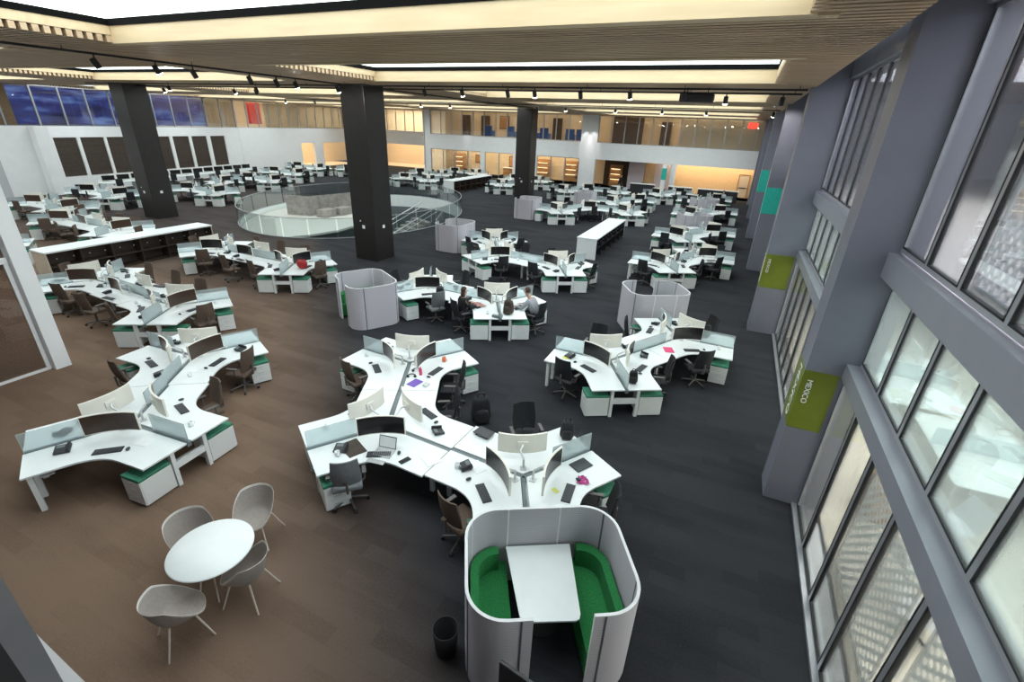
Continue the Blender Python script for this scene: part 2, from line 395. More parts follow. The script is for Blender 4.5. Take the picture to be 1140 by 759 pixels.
# ---- right wall: pillars, beams, glazing
PY = [-.9, 8.05, 16.65, 25.2, 33.6, 42.0, 50.4]
PX = [1.6, 1.6, 1.3, 1.24, 1.15, 1.15, 1.15]
def lettering(txt, size, parent, mtx, name='lettering'):
    cu = bpy.data.curves.new(name, 'FONT'); cu.body = txt; cu.size = size; cu.extrude = .004; cu.align_x = 'CENTER'; cu.align_y = 'CENTER'
    cu.materials.append(M['letter'])
    o = bpy.data.objects.new(name, cu); COL.objects.link(o); o.parent = parent; o.matrix_local = mtx
    return o
for i, (py, px) in enumerate(zip(PY, PX)):
    w = .62
    o = struct('pillar', MB().box(px, 2.5, py, py+w, 0, 8.2), M['pillar'], 'grey painted wall pillar, %s along the window wall' % (['first behind the viewer', 'first', 'second', 'third', 'fourth', 'fifth', 'sixth'][i]))
    if i in (1, 2):
        z0, z1 = (1.55, 2.62)
        b = MB().box(px-.006, 2.08, py-.006, py+w+.006, z0, z1).build('lime_band', M['limeband'], o)
        lettering('MEXICO', .115, o, Matrix.Translation((px+.11, py-.012, z0+.70)) @ Matrix.Rotation(rad(90), 4, 'X') @ Matrix.Rotation(rad(-90), 4, 'Z'))
        lettering('MEXICO', .26, o, Matrix.Translation((px-.012, py+.30, z0+.55)) @ Matrix.Rotation(rad(-90), 4, 'Z') @ Matrix.Rotation(rad(90), 4, 'X') @ Matrix.Rotation(rad(-90), 4, 'Z'))
    if i in (3, 4):
        MB().box(px-.006, 2.08, py-.006, py+w+.006, 2.7 if i == 3 else 2.85, 3.85 if i == 3 else 4.1).build('teal_band', M['tealband'], o)
def bay(n, ya, yb, npan):
    st = (yb-ya)/npan
    for lv, (z0, z1, gx) in enumerate(((.0, 2.6, 2.16), (2.85, 4.25, 2.3), (4.62, 7.45, 2.24))):
        w = thing('window_%d' % (n*3+lv+1), (gx, ya, z0)); w['kind'] = 'structure'
        fr = MB(); h = z1-z0; L = yb-ya
        fr.box(-.02, .02, 0, L, 0, .06); fr.box(-.02, .02, 0, L, h-.06, h)
        for k in range(npan+1): fr.box(-.02, .02, min(max(k*st-.04, 0), L-.08), min(max(k*st+.04, .08), L), .06, h-.06)
        fr.build('window_frame', M['alu'], w)
        gk = MB()
        for k in range(npan):
            for e in (k*st+.04, (k+1)*st-.04-.02): gk.box(-.024, .024, e, e+.02, .06, h-.06)
            gk.box(-.024, .024, k*st+.04, (k+1)*st-.04, .06, .08)
        gk.build('black_gasket', M['black'], w)
        for k in range(npan):
            MB().box(-.006, .006, k*st+.04, (k+1)*st-.04, .06, h-.06).build('glass_pane', M['teal'] if lv == 1 else M['cool'], w)
    return
bay(0, -.28, 8.05, 8)
bay(1, 8.67, 16.65, 8)
bay(2, 17.27, 25.2, 8)
for n, (z0, z1, x0) in enumerate(((2.6, 2.85, 2.1), (4.25, 4.6, 2.1), (7.45, 8.2, 2.12), (-.02, .05, 2.06))):
    b = MB()
    for ya, yb in ((-.28, 8.05), (8.67, 16.65), (17.27, 25.2)): b.box(x0, 2.42, ya, yb, z0, z1)
    struct('trim_%d' % (n+1), b, M['beam'] if n < 3 else M['alu'], 'grey horizontal beam along the glazed window wall')
struct('wall_right', MB().box(2.1, 2.5, 25.2, 53, 0, 8.2).box(2.1, 2.5, -5, -.9, 0, 8.2).box(1.45, 2.5, -5, 53, 8.2, 8.3), M['pillar'])

# ---- rooms behind the right glazing
struct('floor.001', MB().box(2.5, 13, -4, 30, -.1, 0), M['interior'], 'pale beige floor of the glazed side rooms')
struct('floor.002', MB().box(2.5, 13, -4, 30, 4.3, 4.55), M['interior'], 'upper floor of the glazed side rooms')
struct('wall_side_room', MB().box(12.8, 13, -4, 30, 0, 8.2).box(2.5, 13, 29.8, 30, 0, 8.2).box(2.5, 13, -4.2, -4, 0, 8.2), M['lav'], 'lavender wall of the side rooms')
struct('ceiling.001', MB().box(2.5, 13, -4, 30, 8.2, 8.3), M['wallgrey'], 'ceiling of the side rooms')
slb = MB()
for k in range(14): slb.box(5.0+k*.55, 5.2+k*.55, -3, 29, 7.6, 7.75)
struct('trim_ceiling_slats', slb, M['redslat'], 'rust and pale slats under the side room ceiling')
def perf_panel(x, ya, yb, z0, z1, lab):
    t = thing('perforated_screen', (x, ya, z0), 0, lab, 'screen', 'perforated white screens behind the glass')
    MB().box(-.004, .004, .03, yb-ya-.03, .03, z1-z0-.03).build('perforated_sheet', M['perf'], t)
    f = MB(); L = yb-ya; h = z1-z0
    f.box(-.012, .012, 0, .03, 0, h); f.box(-.012, .012, L-.03, L, 0, h); f.box(-.012, .012, .03, L-.03, 0, .03); f.box(-.012, .012, .03, L-.03, h-.03, h)
    f.build('screen_frame', M['legw'], t)
for k, (ya, yb, z0, z1, lab) in enumerate((
        (6.0, 7.0, 0, 2.55, 'second ground floor pane from the MEXICO pillar'), (4.9, 5.9, 0, 2.55, 'third ground floor pane from the MEXICO pillar'),
        (3.85, 4.45, 0, 2.5, 'fourth ground floor pane from the MEXICO pillar'), (1.8, 2.8, 0, 2.55, 'lowest ground floor pane at the picture edge'),
        (5.75, 6.75, 4.55, 7.4, 'second upper pane from the MEXICO pillar'), (4.7, 5.6, 4.55, 7.4, 'third upper pane from the MEXICO pillar'),
        (3.3, 4.4, 4.55, 7.4, 'fourth upper pane from the MEXICO pillar'), (2.0, 3.2, 4.55, 7.4, 'upper pane at the right picture edge'))):
    perf_panel(2.62, ya, yb, z0, z1, 'white perforated screen behind the '+lab)

# ---- far wall
def wall_seg(name, p, q, pieces, matl, th=.35, label=None):
    """pieces: (s0,s1,z0,z1) boxes along the segment p->q, s in metres"""
    p = Vector((*p, 0)); q = Vector((*q, 0)); d = (q-p).normalized(); n = Vector((-d.y, d.x, 0))
    T = Matrix(((d.x, n.x, 0, p.x), (d.y, n.y, 0, p.y), (0, 0, 1, 0), (0, 0, 0, 1)))
    m = MB()
    for s0, s1, z0, z1 in pieces: m.box(s0, s1, 0, th, z0, z1, T=T)
    return struct(name, m, matl, label), T
BT = CZ+.25
# back wall runs from x=-36.5 to 2.1 at y=53 ; s = x+36.5
wb, TB = wall_seg('wall_back', (-36.5, 53), (2.1, 53), [(0, 38.6, 2.95, 4.6), (0, .9, 0, 2.95), (0, .9, 4.6, BT), (20.2, 22.0, 0, 2.95), (20.2, 22.0, 4.6, BT), (37.9, 38.6, 0, 2.95),
        (7.9, 8.5, 0, 2.95), (12.2, 12.5, 0, 2.95), (14.6, 15.2, 0, 2.95), (30.0, 30.5, 0, 2.95)], M['wall'], label='white far wall band between the two floors')
# interiors behind: back walls, floors, ceilings
struct('wall_back_rooms', MB().box(-37, 3, 58.3, 58.5, 0, 8), M['beige'], 'beige rear wall of the rooms beyond')
struct('floor.003', MB().box(-37, 3, 53.35, 58.5, -.1, 0).box(-37, 3, 53.35, 58.5, 4.3, 4.55), M['interior'], 'floors of the rooms beyond')
struct('ceiling.002', MB().box(-37, 3, 53.35, 58.5, CZ+.2, CZ+.3).box(-37, 3, 53.35, 58.5, 3.9, 4.0), M['wall'], 'ceilings of the rooms beyond')
def inset(name, x0, x1, y, z0, z1, m, label=None):
    return struct(name, MB().box(x0, x1, y, y+.08, z0, z1), M[m], label)
inset('wall_warm', -6.3, 1.7, 56.0, 0, 2.95, 'warmwall', 'warm lit ground floor wall')
inset('wall_lavender', -11.2, -9.5, 55.0, 0, 2.95, 'lav', 'lavender panel wall')
inset('wall_lavender.001', -8.3, -6.8, 55.0, 0, 2.95, 'lav', 'second lavender panel wall')
inset('wall_cream', -9.5, -8.3, 55.6, 0, 2.95, 'warmwall', 'bright cream wall strip')
inset('wall_dark_recess', -14.4, -11.3, 57.0, 0, 2.95, 'cabbrown', 'dark brown recess wall')
inset('wall_upper_pale', -6.4, 2.1, 55.2, 4.55, CZ+.2, 'beige', 'pale upper gallery wall')
inset('wall_upper_dark', -13.8, -10.5, 56.5, 4.55, CZ+.2, 'cabbrown', 'dark upper gallery wall')
def glazing(name, T, s0, s1, z0, z1, n, label, gm='clear'):
    t = thing(name, (0, 0, 0)); t['kind'] = 'structure'; t['label'] = label
    f = MB()
    for k in range(n+1):
        s = s0+(s1-s0)*k/n; f.box(s-.05, s+.05, .1, .2, z0, z1, T=T)
    f.box(s0, s1, .12, .2, z0, z0+.05, T=T); f.box(s0, s1, .12, .2, z1-.06, z1, T=T)
    f.build('window_frame', M['alu'], t)
    for k in range(n):
        a = s0+(s1-s0)*k/n; b = s0+(s1-s0)*(k+1)/n
        MB().box(a+.03, b-.03, .155, .165, z0+.05, z1-.06, T=T).build('glass_pane', M[gm], t)
    return t
glazing('window_20', TB, .9, 20.2, 4.6, CZ, 13, 'upper gallery glazing left of the white pier')
glazing('window_21', TB, 22.0, 38.6, 4.6, CZ, 12, 'upper gallery glazing right of the white pier')
glazing('window_22', TB, .9, 7.9, 0, 2.95, 4, 'ground floor glazing beside the pictures')
glazing('window_23', TB, 8.5, 12.2, 0, 2.95, 2, 'ground floor glazing in the middle')
glazing('window_24', TB, 15.2, 20.2, 0, 2.95, 3, 'ground floor glazing next to the white pier')
def upright_box(name, label, cat, x0, x1, y0, y1, z0, z1, m, group=None):
    return tag(MB().rbox(x0, x1, y0, y1, z0, z1, .01).build(name, M[m]), label, cat, group)
# door on the far warm wall, green sign post, pictures
d = thing('door_2', (.5, 55.95, 0)); d['kind'] = 'structure'; d['label'] = 'pale door in the warm far wall'
MB().box(-.45, .45, -.06, -.01, .02, 2.2).build('door_leaf', M['beige'], d)
MB().box(-.52, -.45, -.1, 0, 0, 2.28).box(.45, .52, -.1, 0, 0, 2.28).box(-.45, .45, -.1, 0, 2.2, 2.28).build('door_frame', M['timber'], d)
MB().box(-.36, .36, -.1, -.06, .95, 1.02).build('push_bar', M['cabdark'], d)
t = thing('sign_column', (-7.0, 52.2, 0), 0, 'slim white column with green band before the far wall', 'column')
MB().box(-.2, .2, -.2, .2, 0, 2.95).build('shaft', M['wall'], t)
MB().box(-.22, .22, -.22, .22, 1.5, 2.6).build('green_band', M['tealband'], t)
def picture(x, y, z, w, h, lab):
    t = thing('framed_picture', (x, y, z), 0, lab, 'picture', 'pictures on the far rooms walls')
    MB().box(-w/2, w/2, -.05, 0, -h/2, h/2).build('picture_frame', M['cabbrown'], t)
    MB().box(-w/2+.08, w/2-.08, -.06, -.05, -h/2+.08, h/2-.08).build('canvas', M['timber'], t)
picture(-31.6, 58.28, 1.75, 1.0, 1.0, 'dark framed picture on ground floor beige wall beyond stair')
picture(-26.5, 58.28, 1.7, 1.4, 1.3, 'larger dark framed picture above the timber counter, ground floor')
picture(-17.3, 58.28, 6.1, .9, 1.4, 'tall framed picture upstairs, next to the dark column')
picture(-28.0, 58.28, 6.2, 1.3, 1.5, 'dark framed picture upstairs above blue armchairs')
for k, (x, y, w, lab) in enumerate(((-34.2, 57.6, 1.6, 'leftmost warm lit display shelf in far ground rooms'), (-22.3, 57.6, 1.8, 'middle warm lit display shelf in far ground rooms'), (-18.6, 57.6, 1.6, 'warm lit display shelf just left of the white pier'), (-12.9, 56.4, 1.4, 'warm lit display shelf in the dark brown recess'))):
    t = thing('display_shelf', (x, y, 0), 0, lab, 'shelf', 'warm lit shelves in the far ground rooms')
    MB().box(-w/2, w/2, 0, .4, 0, 2.3).build('shelf_back', M['timber'], t)
    for z in (.8, 1.35, 1.9):
        b = MB().box(-w/2, w/2, -.3, 0, z, z+.05).build('shelf_board', M['timber'], t)
        MB().box(-w/2+.2, w/2-.2, -.2, -.12, z-.03, z-.001).build('lamp_strip', M['warmlamp'], b)
for k, x in enumerate((-33.4, -30.6, -20.9, -13.0, -11.9, -8.3)):
    tag(MB().rbox(x-.55, x+.55, 57.9, 58.2, 4.56, 6.9, .01).build('dark_cabinet', M['cabbrown']), 'tall dark cabinet in the upper gallery, %s from left' % ['first', 'second', 'third', 'fourth', 'fifth', 'sixth'][k], 'cabinet', 'tall dark cabinets in the upper gallery')
# timber counter below the picture, blue armchairs upstairs
t = thing('timber_counter', (-25.9, 57.5, 0), 0, 'timber counter under the larger picture in far room', 'counter')
MB().box(-1.6, 1.6, -.35, .35, 0, .95).build('counter_body', M['timber'], t); MB().box(-1.7, 1.7, -.4, .4, .95, 1.02).build('counter_top', M['wall'], t)
def armchair_proto():
    t = thing('blue_armchair', (0, 0, 0)); t['category'] = 'armchair'
    MB().rbox(-.42, .42, -.4, .4, .12, .46, .05).build('seat', M['bluechair'], t)
    MB().rbox(-.5, .5, .3, .5, .3, 1.25, .06).build('backrest', M['bluechair'], t)
    a = MB().rbox(-.55, -.4, -.4, .4, .12, .7, .04); a.build('armrest', M['bluechair'], t)
    MB().rbox(.4, .55, -.4, .4, .12, .7, .04).build('armrest', M['bluechair'], t)
    for sx in (-.4, .4):
        for sy in (-.32, .32): MB().tube((sx, sy, 0), (sx, sy, .14), .025).build('leg', M['cabdark'], t)
    return t
AC = armchair_proto()
for k, x in enumerate((-28.4, -25.7, -24.2, -22.7, -21.3, -18.4, -16.9)):
    o = place(AC, (x, 55.2+(k % 2)*.4, 4.55), PI+.2*(k % 3-1)); o['group'] = 'blue armchairs in the upper gallery'
    PENDING.append((o, 'high-backed blue armchair', 'in the upper far gallery'))

# ---- recess and left wall
wl3, T3 = wall_seg('wall_recess', (-50.2, 57.6), (-36.5, 57.6), [(0, 13.7, 2.95, 4.6), (0, 3.0, 0, 2.95), (13.3, 13.7, 0, 2.95), (13.3, 13.7, 4.6, BT)], M['wall'], label='recessed white far wall left of the pier')
struct('wall_recess_return', MB().box(-36.6, -36.4, 53, 57.6, 0, BT), M['wall'])
glazing('window_25', T3, 0, 13.3, 4.6, CZ, 9, 'upper glazing of the recessed wall')
wl2, T2 = wall_seg('wall_left_far', (-48.8, 37), (-50.2, 57.6), [(0, 20.7, 2.95, 4.6), (0, 8.6, 0, 2.95), (10.9, 12.4, 0, 2.95), (19, 20.7, 0, 2.95)], M['wall'], label='white left wall with bright openings')
glazing('window_26', T2, 0, 20.6, 4.6, CZ, 14, 'upper glazing above the left openings')
PAN = [(.38, 1.98), (2.22, 3.98), (4.18, 5.95), (6.2, 7.75), (8.0, 9.7), (10.0, 11.7), (11.98, 13.7), (14.1, 15.85)]
gaps = [0]+[v for p in PAN for v in p]+[17.8]
wl1, T1 = wall_seg('wall_left', (-46.0, 19.4), (-48.8, 37), [(0, 17.8, 3.85, 4.6), (0, 17.8, 0, 1.1)] + [(a, b, 1.1, 3.85) for a, b in zip(gaps[::2], gaps[1::2])], M['wall'], label='white left wall holding dark panels')
glazing('window_27', T1, 0, 17.8, 4.6, CZ, 10, 'upper glazing before the blue video wall')
for a, b in PAN:
    t = thing('wall_panel', (0, 0, 0)); t['category'] = 'panel'; t['group'] = 'dark panels in the left wall'
    MB().box(a+.01, b-.01, .1, .14, 1.12, 3.83, T=T1).build('panel_face', M['cabbrown'], t)
    r = MB()
    for j in range(4): r.box(a+.02, b-.02, .085, .1, 1.55+.55*j, 1.57+.55*j, T=T1)
    r.build('panel_groove', M['cabdark'], t)
    PENDING.append((t, 'tall dark brown panel', 'set in the left white wall'))
struct('wall_left_near', MB().box(-46.4, -46.0, -5, 19.4, 0, 4.6).box(-46.4, -46.0, -5, 6, 4.6, BT).box(-46.0, -45.2, 18.5, 19.3, 0, 4.6), M['wall'], 'plain white left wall with door')
_, T4 = wall_seg('trim_left_head', (-46.0, 6), (-46.0, 19.4), [(0, 13.4, CZ, BT)], M['wall'])
glazing('window_28', T4, 0, 13.4, 4.6, CZ, 7, 'upper glazing above the left door')
dl = thing('door_1', (-45.98, 15.4, 0)); dl['kind'] = 'structure'; dl['label'] = 'grey door in the left white wall'
MB().box(0, .05, -1.0, 1.0, .02, 2.5).build('door_leaf', M['wallgrey'], dl)
MB().box(.05, .06, .1, .35, 1.2, 2.1).build('vision_panel', M['black'], dl)
MB().box(0, .09, -1.1, -1.0, 0, 2.6).box(0, .09, 1.0, 1.1, 0, 2.6).box(0, .09, -1.0, 1.0, 2.5, 2.6).build('door_frame', M['wall'], dl)
tag(MB().rbox(-45.96, -45.85, 15.1, 15.9, 2.75, 3.05, .02).build('exit_sign', M['redglow']), 'red glowing exit sign over the left door', 'sign')
tag(MB().rbox(-.2, .5, 45.0, 45.12, 6.45, 6.85, .02).build('exit_sign', M['redglow']), 'red glowing exit sign hanging near the far right ceiling', 'sign')
# side rooms behind the left wall
struct('wall_left_rooms', MB().box(-56.2, -56, 4, 63, 0, 8).box(-56, -36, 62.8, 63, 0, 8), M['beige'], 'rear wall of the left rooms')
LP = [(-56, 4), (-46.45, 4), (-46.45, 19.4), (-49.25, 37), (-50.6, 57.5), (-56, 57.5)]
struct('floor.004', MB().prism(LP, 4.3, 4.55).box(-50.2, -36.4, 58, 63, 4.3, 4.55).prism([(-56, 37), (-49.25, 37), (-50.6, 57.5), (-56, 57.5)], -.1, 0).box(-50, -36.4, 58, 63, -.1, 0), M['interior'], 'floors of the left rooms')
struct('ceiling.003', MB().prism(LP, CZ+.2, CZ+.3).box(-50.2, -36.4, 58, 63, CZ+.2, CZ+.3).prism([(-56, 37), (-49.25, 37), (-50.6, 57.5), (-56, 57.5)], 3.9, 4.0).box(-50, -36.4, 58, 63, 3.9, 4), M['wall'], 'ceilings of the left rooms')
tag(MB().box(-52.2, -52.0, 17.0, 36.0, 4.6, 7.3).build('video_wall', M['blueglow']), 'blue glowing video wall in the upper left room', 'screen')
tag(MB().box(-47.6, -47.4, 16.6, 18.6, 4.6, 7.2).build('rust_partition', M['timber']), 'orange timber panel in the upper left room corner', 'panel')
tag(MB().rbox(-54, -53.6, 42.5, 44.0, 4.9, 7.2, .02).build('red_banner', M['red']), 'dark red banner in the upper left gallery', 'banner')

# ---- dark round-edged columns
for (x, y, w, lab) in ((-31.9, 17.85, 1.25, 'dark brown column left of the stair opening'), (-15.0, 17.4, 1.25, 'dark column right of the stair opening'),
                  (-17.2, 40.2, 1.35, 'dark column beside the far white pier'), (-34.6, 39.5, 1.35, 'dark column beyond the stair opening')):
    m = MB().rbox(x-w/2, x+w/2, y-w/2, y+w/2, 0, CZ+.15, .03)
    o = struct('column', m, M['darkcol'], lab)
    f = MB()
    f.box(x+w/2, x+w/2+.015, y-.1, y+.05, 1.45, 1.6); f.box(x-.08, x+.06, y-w/2-.015, y-w/2, 1.45, 1.6); f.box(x-.2, x-.14, y-w/2-.015, y-w/2, 1.75, 1.81)
    f.build('call_plate', M['paper'], o)

# ---- white post and tinted partition at the left
struct('pillar.020', MB().box(-14.78, -14.48, 4.70, 5.02, 0, CZ), M['wall'], 'square white post at the left picture edge')
t = thing('window_30', (0, 0, 0)); t['kind'] = 'structure'; t['label'] = 'bronze tinted glass partition beside the white post'
MB().box(-14.7, -14.68, 1.2, 4.68, .06, 2.7).build('glass_pane', M['bronze'], t)
MB().box(-14.75, -14.63, 1.2, 4.68, 2.7, 2.82).box(-14.73, -14.65, 1.2, 4.68, 0, .06).box(-14.73, -14.65, 4.60, 4.68, .06, 2.7).build('window_frame', M['wall'], t)

# ---- stair opening
def ring(mb, r0, r1, z0, z1, n=72, a0=0, a1=2*PI, mi=0):
    full = abs(a1-a0-2*PI) < 1e-6
    k = n if full else n+1
    vs = []
    for i in range(k):
        a = a0+(a1-a0)*i/n; p = EP(a, r0); q = EP(a, r1)
        vs += [(*p, z0), (*q, z0), (*q, z1), (*p, z1)]
    fs = []
    for i in range(n):
        j = (i+1) % k
        for e in range(4): fs.append((i*4+e, i*4+(e+1) % 4, j*4+(e+1) % 4, j*4+e))
    mb.add(vs, fs, mi, None, False)
    return mb
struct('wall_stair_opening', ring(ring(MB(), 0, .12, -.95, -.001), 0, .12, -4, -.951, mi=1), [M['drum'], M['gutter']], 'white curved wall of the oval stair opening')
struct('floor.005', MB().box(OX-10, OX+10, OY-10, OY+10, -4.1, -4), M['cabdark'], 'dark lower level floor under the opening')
# pale landing inside the opening
ed = [(-27.7, 32.6), (-25.6, 29.2), (-23.6, 26.6), (-22.0, 24.0), (-21.7, 22.0), (-22.1, 20.2), (-22.9, 18.5)]
arc = [EP(2*PI*k/144, -.06) for k in range(144)]
def left_of_edge(p):
    for a, b in zip(ed, ed[1:]):
        if min(a[1], b[1]) <= p[1] <= max(a[1], b[1]): return p[0] < a[0]+(b[0]-a[0])*(p[1]-a[1])/(b[1]-a[1])
    return False
ok = [left_of_edge(p) for p in arc]
k0 = next(k for k in range(144) if ok[k] and not ok[k-1])
run = []
while ok[k0 % 144] and len(run) < 144: run.append(arc[k0 % 144]); k0 += 1
if (Vector(run[-1])-Vector(ed[0])).length > (Vector(run[0])-Vector(ed[0])).length: run.reverse()
arc = run
struct('floor.006', MB().prism(arc+ed, -.42, -.3), M['landing'], 'pale landing inside the oval stair opening')
t = thing('timber_enclosure', (0, 0, -.3), 0, 'grey timber panelled enclosure with two cube seats inside the stair opening', 'enclosure')
def slab(a, b, z0, z1, th=.08, n=4):
    a = Vector((*a, 0)); b = Vector((*b, 0)); d = (b-a).normalized(); m = MB(); L = (b-a).length
    T = Matrix.Translation(a) @ Matrix.Rotation(math.atan2(d.y, d.x), 4, 'Z')
    for k in range(n): m.box(L*k/n+.008, L*(k+1)/n-.008, 0, th, z0, z1, T=T)
    m.box(0, L, .012, th-.012, z0, z1-.01, T=T)
    return m
slab((-28.1, 23.9), (-26.45, 24.35), 0, 1.3).build('timber_cladding', M['concrete'], t)
slab((-26.45, 24.35), (-25.1, 31.0), 0, 1.3, n=9).build('timber_cladding', M['concrete'], t)
for k, (x, y) in enumerate(((-25.85, 24.9), (-25.6, 26.2))):
    MB().rbox(x-.0, x+.75, y-.55, y+.55, 0, .5, .02).build('cube_seat', M['concrete'], t)
# stair flight with handrails
t = thing('staircase', (-18.6, 26.6, 0), 0, 'descending stair with steel handrails in the round opening', 'staircase')
sx, sy = Vector((-2.6, -5.2, -2.8)), Vector((.894, -.447, 0))
st = MB()
for k in range(14):
    p = sx*(k/14); a = p+sy*1.0; b = p-sy*1.0; d2 = Vector((sx.x/14, sx.y/14, 0))
    st.add([a, b, b+d2, a+d2, a-Vector((0, 0, .18)), b-Vector((0, 0, .18)), b+d2-Vector((0, 0, .18)), a+d2-Vector((0, 0, .18))], [(0, 1, 2, 3), (7, 6, 5, 4), (0, 4, 5, 1), (1, 5, 6, 2), (2, 6, 7, 3), (3, 7, 4, 0)])
st.build('steps', M['concrete'], t)
for sg in (-1, 1):
    o = sy*sg*1.05; r = MB()
    r.tube(o+Vector((.3, .33, 1.0)), o+sx+Vector((0, 0, 1.0)), .035); r.tube(o+Vector((.3, .33, .7)), o+sx+Vector((0, 0, .7)), .025)
    for k in range(5): r.tube(o+sx*(k/4), o+sx*(k/4)+Vector((0, 0, 1.0)), .025)
    r.build('handrail', M['silver'], t)
# landing wall on the right of the stair
struct('wall_stair_side', slab((-20.6, 32.0), (-18.9, 28.4), -2.2, -.35, n=3), M['concrete'], 'timber side wall of the stair well')
# glass balustrade
t = thing('glass_balustrade', (0, 0, 0), 0, 'curved glass balustrade around the round stair opening', 'balustrade')
NP = 30
for k in range(NP):
    a0 = 2*PI*k/NP+.006; a1 = 2*PI*(k+1)/NP-.006
    ring(MB(), .05, .065, .03, 1.05, 4, a0, a1).build('glass_panel', M['rail'], t)
ring(MB(), .04, .075, 1.05, 1.075).build('top_rail', M['alu'], t)
ring(MB(), .02, .10, .002, .03).build('base_channel', M['alu'], t)

# ================================================================== FURNITURE PROTOTYPES
def chair_proto(kind, fab, base):
    t = thing('task_chair', (0, 0, 0)); t['category'] = 'chair'
    # faces -x (towards the desk)
    MB().rbox(-.25, .23, -.24, .24, .42, .50, .035).build('seat', fab, t)
    b = MB()
    def fn(u, v, o=0):
        w = .235-.05*abs(v-.45); yy = (u*2-1)*w
        return (.25+.10*v+.09*(1-(u*2-1)**2)*(.6+.4*math.sin(PI*v))-.09+o, yy, .56+.54*v)
    b.grid(lambda u, v: fn(u, v), 8, 8); b.grid(lambda u, v: fn(1-u, v, .025), 8, 8)
    for v in (0, 1): b.grid(lambda u, w, v=v: fn(u if v else 1-u, v, .025*w), 8, 1)
    for u in (0, 1): b.grid(lambda v, w, u=u: fn(u, v if not u else 1-v, .025*w), 8, 1)
    b.build('backrest', fab, t)
    MB().path([(.16, 0, .40), (.30, 0, .46), (.31, 0, .70)], .022).build('back_spine', base, t)
    MB().tube((0, 0, .10), (0, 0, .42), .03, n=10).lathe([(0, .36), (.11, .38), (.11, .42), (0, .42)], 10).build('gas_column', base, t)
    for k in range(5):
        a = 2*PI*k/5+.3; c, s = math.cos(a), math.sin(a)
        lg = MB().tube((0, 0, .13), (c*.30, s*.30, .075), .024, .016).build('base_leg', base, t)
        T = Matrix.Translation((c*.30, s*.30, .03)) @ Matrix.Rotation(a, 4, 'Z')
        MB().tube((0, -.02, 0), (0, .02, 0), .03, n=10, T=T).build('caster', M['black'], lg)
    for sg in (-1, 1):
        MB().path([(.05, sg*.22, .44), (.05, sg*.285, .52), (.05, sg*.285, .66)], .016).rbox(-.13, .13, sg*.285-.035, sg*.285+.035, .66, .69, .012).build('armrest', base, t)
    return t
def chair_far_proto(fab):
    m = MB().rbox(-.25, .23, -.24, .24, .42, .50, .035).rbox(.22, .29, -.23, .23, .56, 1.08, .03)
    m.tube((.2, 0, .42), (.28, 0, .6), .03, n=6).tube((0, 0, .1), (0, 0, .42), .03, n=6)
    for k in range(5):
        a = 2*PI*k/5+.3; m.tube((0, 0, .12), (math.cos(a)*.3, math.sin(a)*.3, .03), .03, n=5)
    for sg in (-1, 1): m.rbox(-.12, .12, sg*.285-.03, sg*.285+.03, .64, .68, .01).tube((.03, sg*.27, .44), (.03, sg*.285, .65), .016, n=5)
    o = m.build('task_chair', fab); o['category'] = 'chair'; return o
CH = {'b': chair_proto('b', M['chairblk'], M['basegry']), 'g': chair_proto('g', M['chairgry'], M['basegry']), 'w': chair_proto('w', M['chairveil'], M['basegry'])}
CHF = {'b': chair_far_proto(M['chairblk']), 'w': chair_far_proto(M['chairveil'])}
CHNAME = {'b': 'black', 'g': 'grey', 'w': 'brown'}

def monitor_proto(disp):
    t = thing('monitor', (0, 0, 0)); t['category'] = 'monitor'
    W, H, Rr = .84, .37, 1.15
    def arc(u, off): 
        a = (u-.5)*W/Rr; return (Rr-(Rr+off)*math.cos(a), (Rr+off)*math.sin(a))     # concave towards +x
    zb = .14
    h = MB()
    def P(u, v, off): 
        x, y = arc(u, off); return (x, y, zb+v*H)
    h.grid(lambda u, v: P(1-u, v, .035), 12, 2)                       # back
    for v in (0, 1): h.grid(lambda u, w, v=v: P(u if v == 0 else 1-u, v, .035*w), 12, 1, smooth=False)
    for u in (0, 1): h.grid(lambda v, w, u=u: P(u, v if u == 1 else 1-v, .035*w), 2, 1, smooth=False)
    for (v0, v1) in ((0, .035), (.965, 1)): h.grid(lambda u, v: P(u, v0+(v1-v0)*v, 0), 12, 1)
    for (u0, u1) in ((0, .012), (.988, 1)): h.grid(lambda u, v: P(u0+(u1-u0)*u, v, 0), 1, 2)
    h.rbox(-.06, -.03, -.09, .09, zb+.12, zb+.25, .008)
    h.build('screen_housing', M['cream'], t)
    MB().grid(lambda u, v: P(.012+.976*u, .035+.93*v, .002), 12, 2).build('display', disp, t)
    a = MB().tube((-.26, 0, 0), (-.26, 0, .2), .02).path([(-.26, 0, .2), (-.15, .05, .28), (-.05, 0, zb+.19)], .018).box(-.31, -.21, -.05, .05, 0, .015)
    a.build('monitor_arm', M['silver'], t)
    return t
def monitor_far_proto(disp):
    m = MB().box(-.035, 0, -.42, .42, .14, .51, 0).box(0, .004, -.41, .41, .15, .50, 1).tube((-.2, 0, 0), (-.2, 0, .22), .02, n=6, mi=2).tube((-.2, 0, .22), (-.03, 0, .32), .02, n=6, mi=2).box(-.25, -.15, -.05, .05, 0, .012, 2)
    o = m.build('monitor', [M['cream'], disp, M['silver']]); o['category'] = 'monitor'; return o
MON = {'b': monitor_proto(M['screenblk']), 'w': monitor_proto(M['screenveil'])}
MONF = {'b': monitor_far_proto(M['screenblk']), 'w': monitor_far_proto(M['screenveil'])}

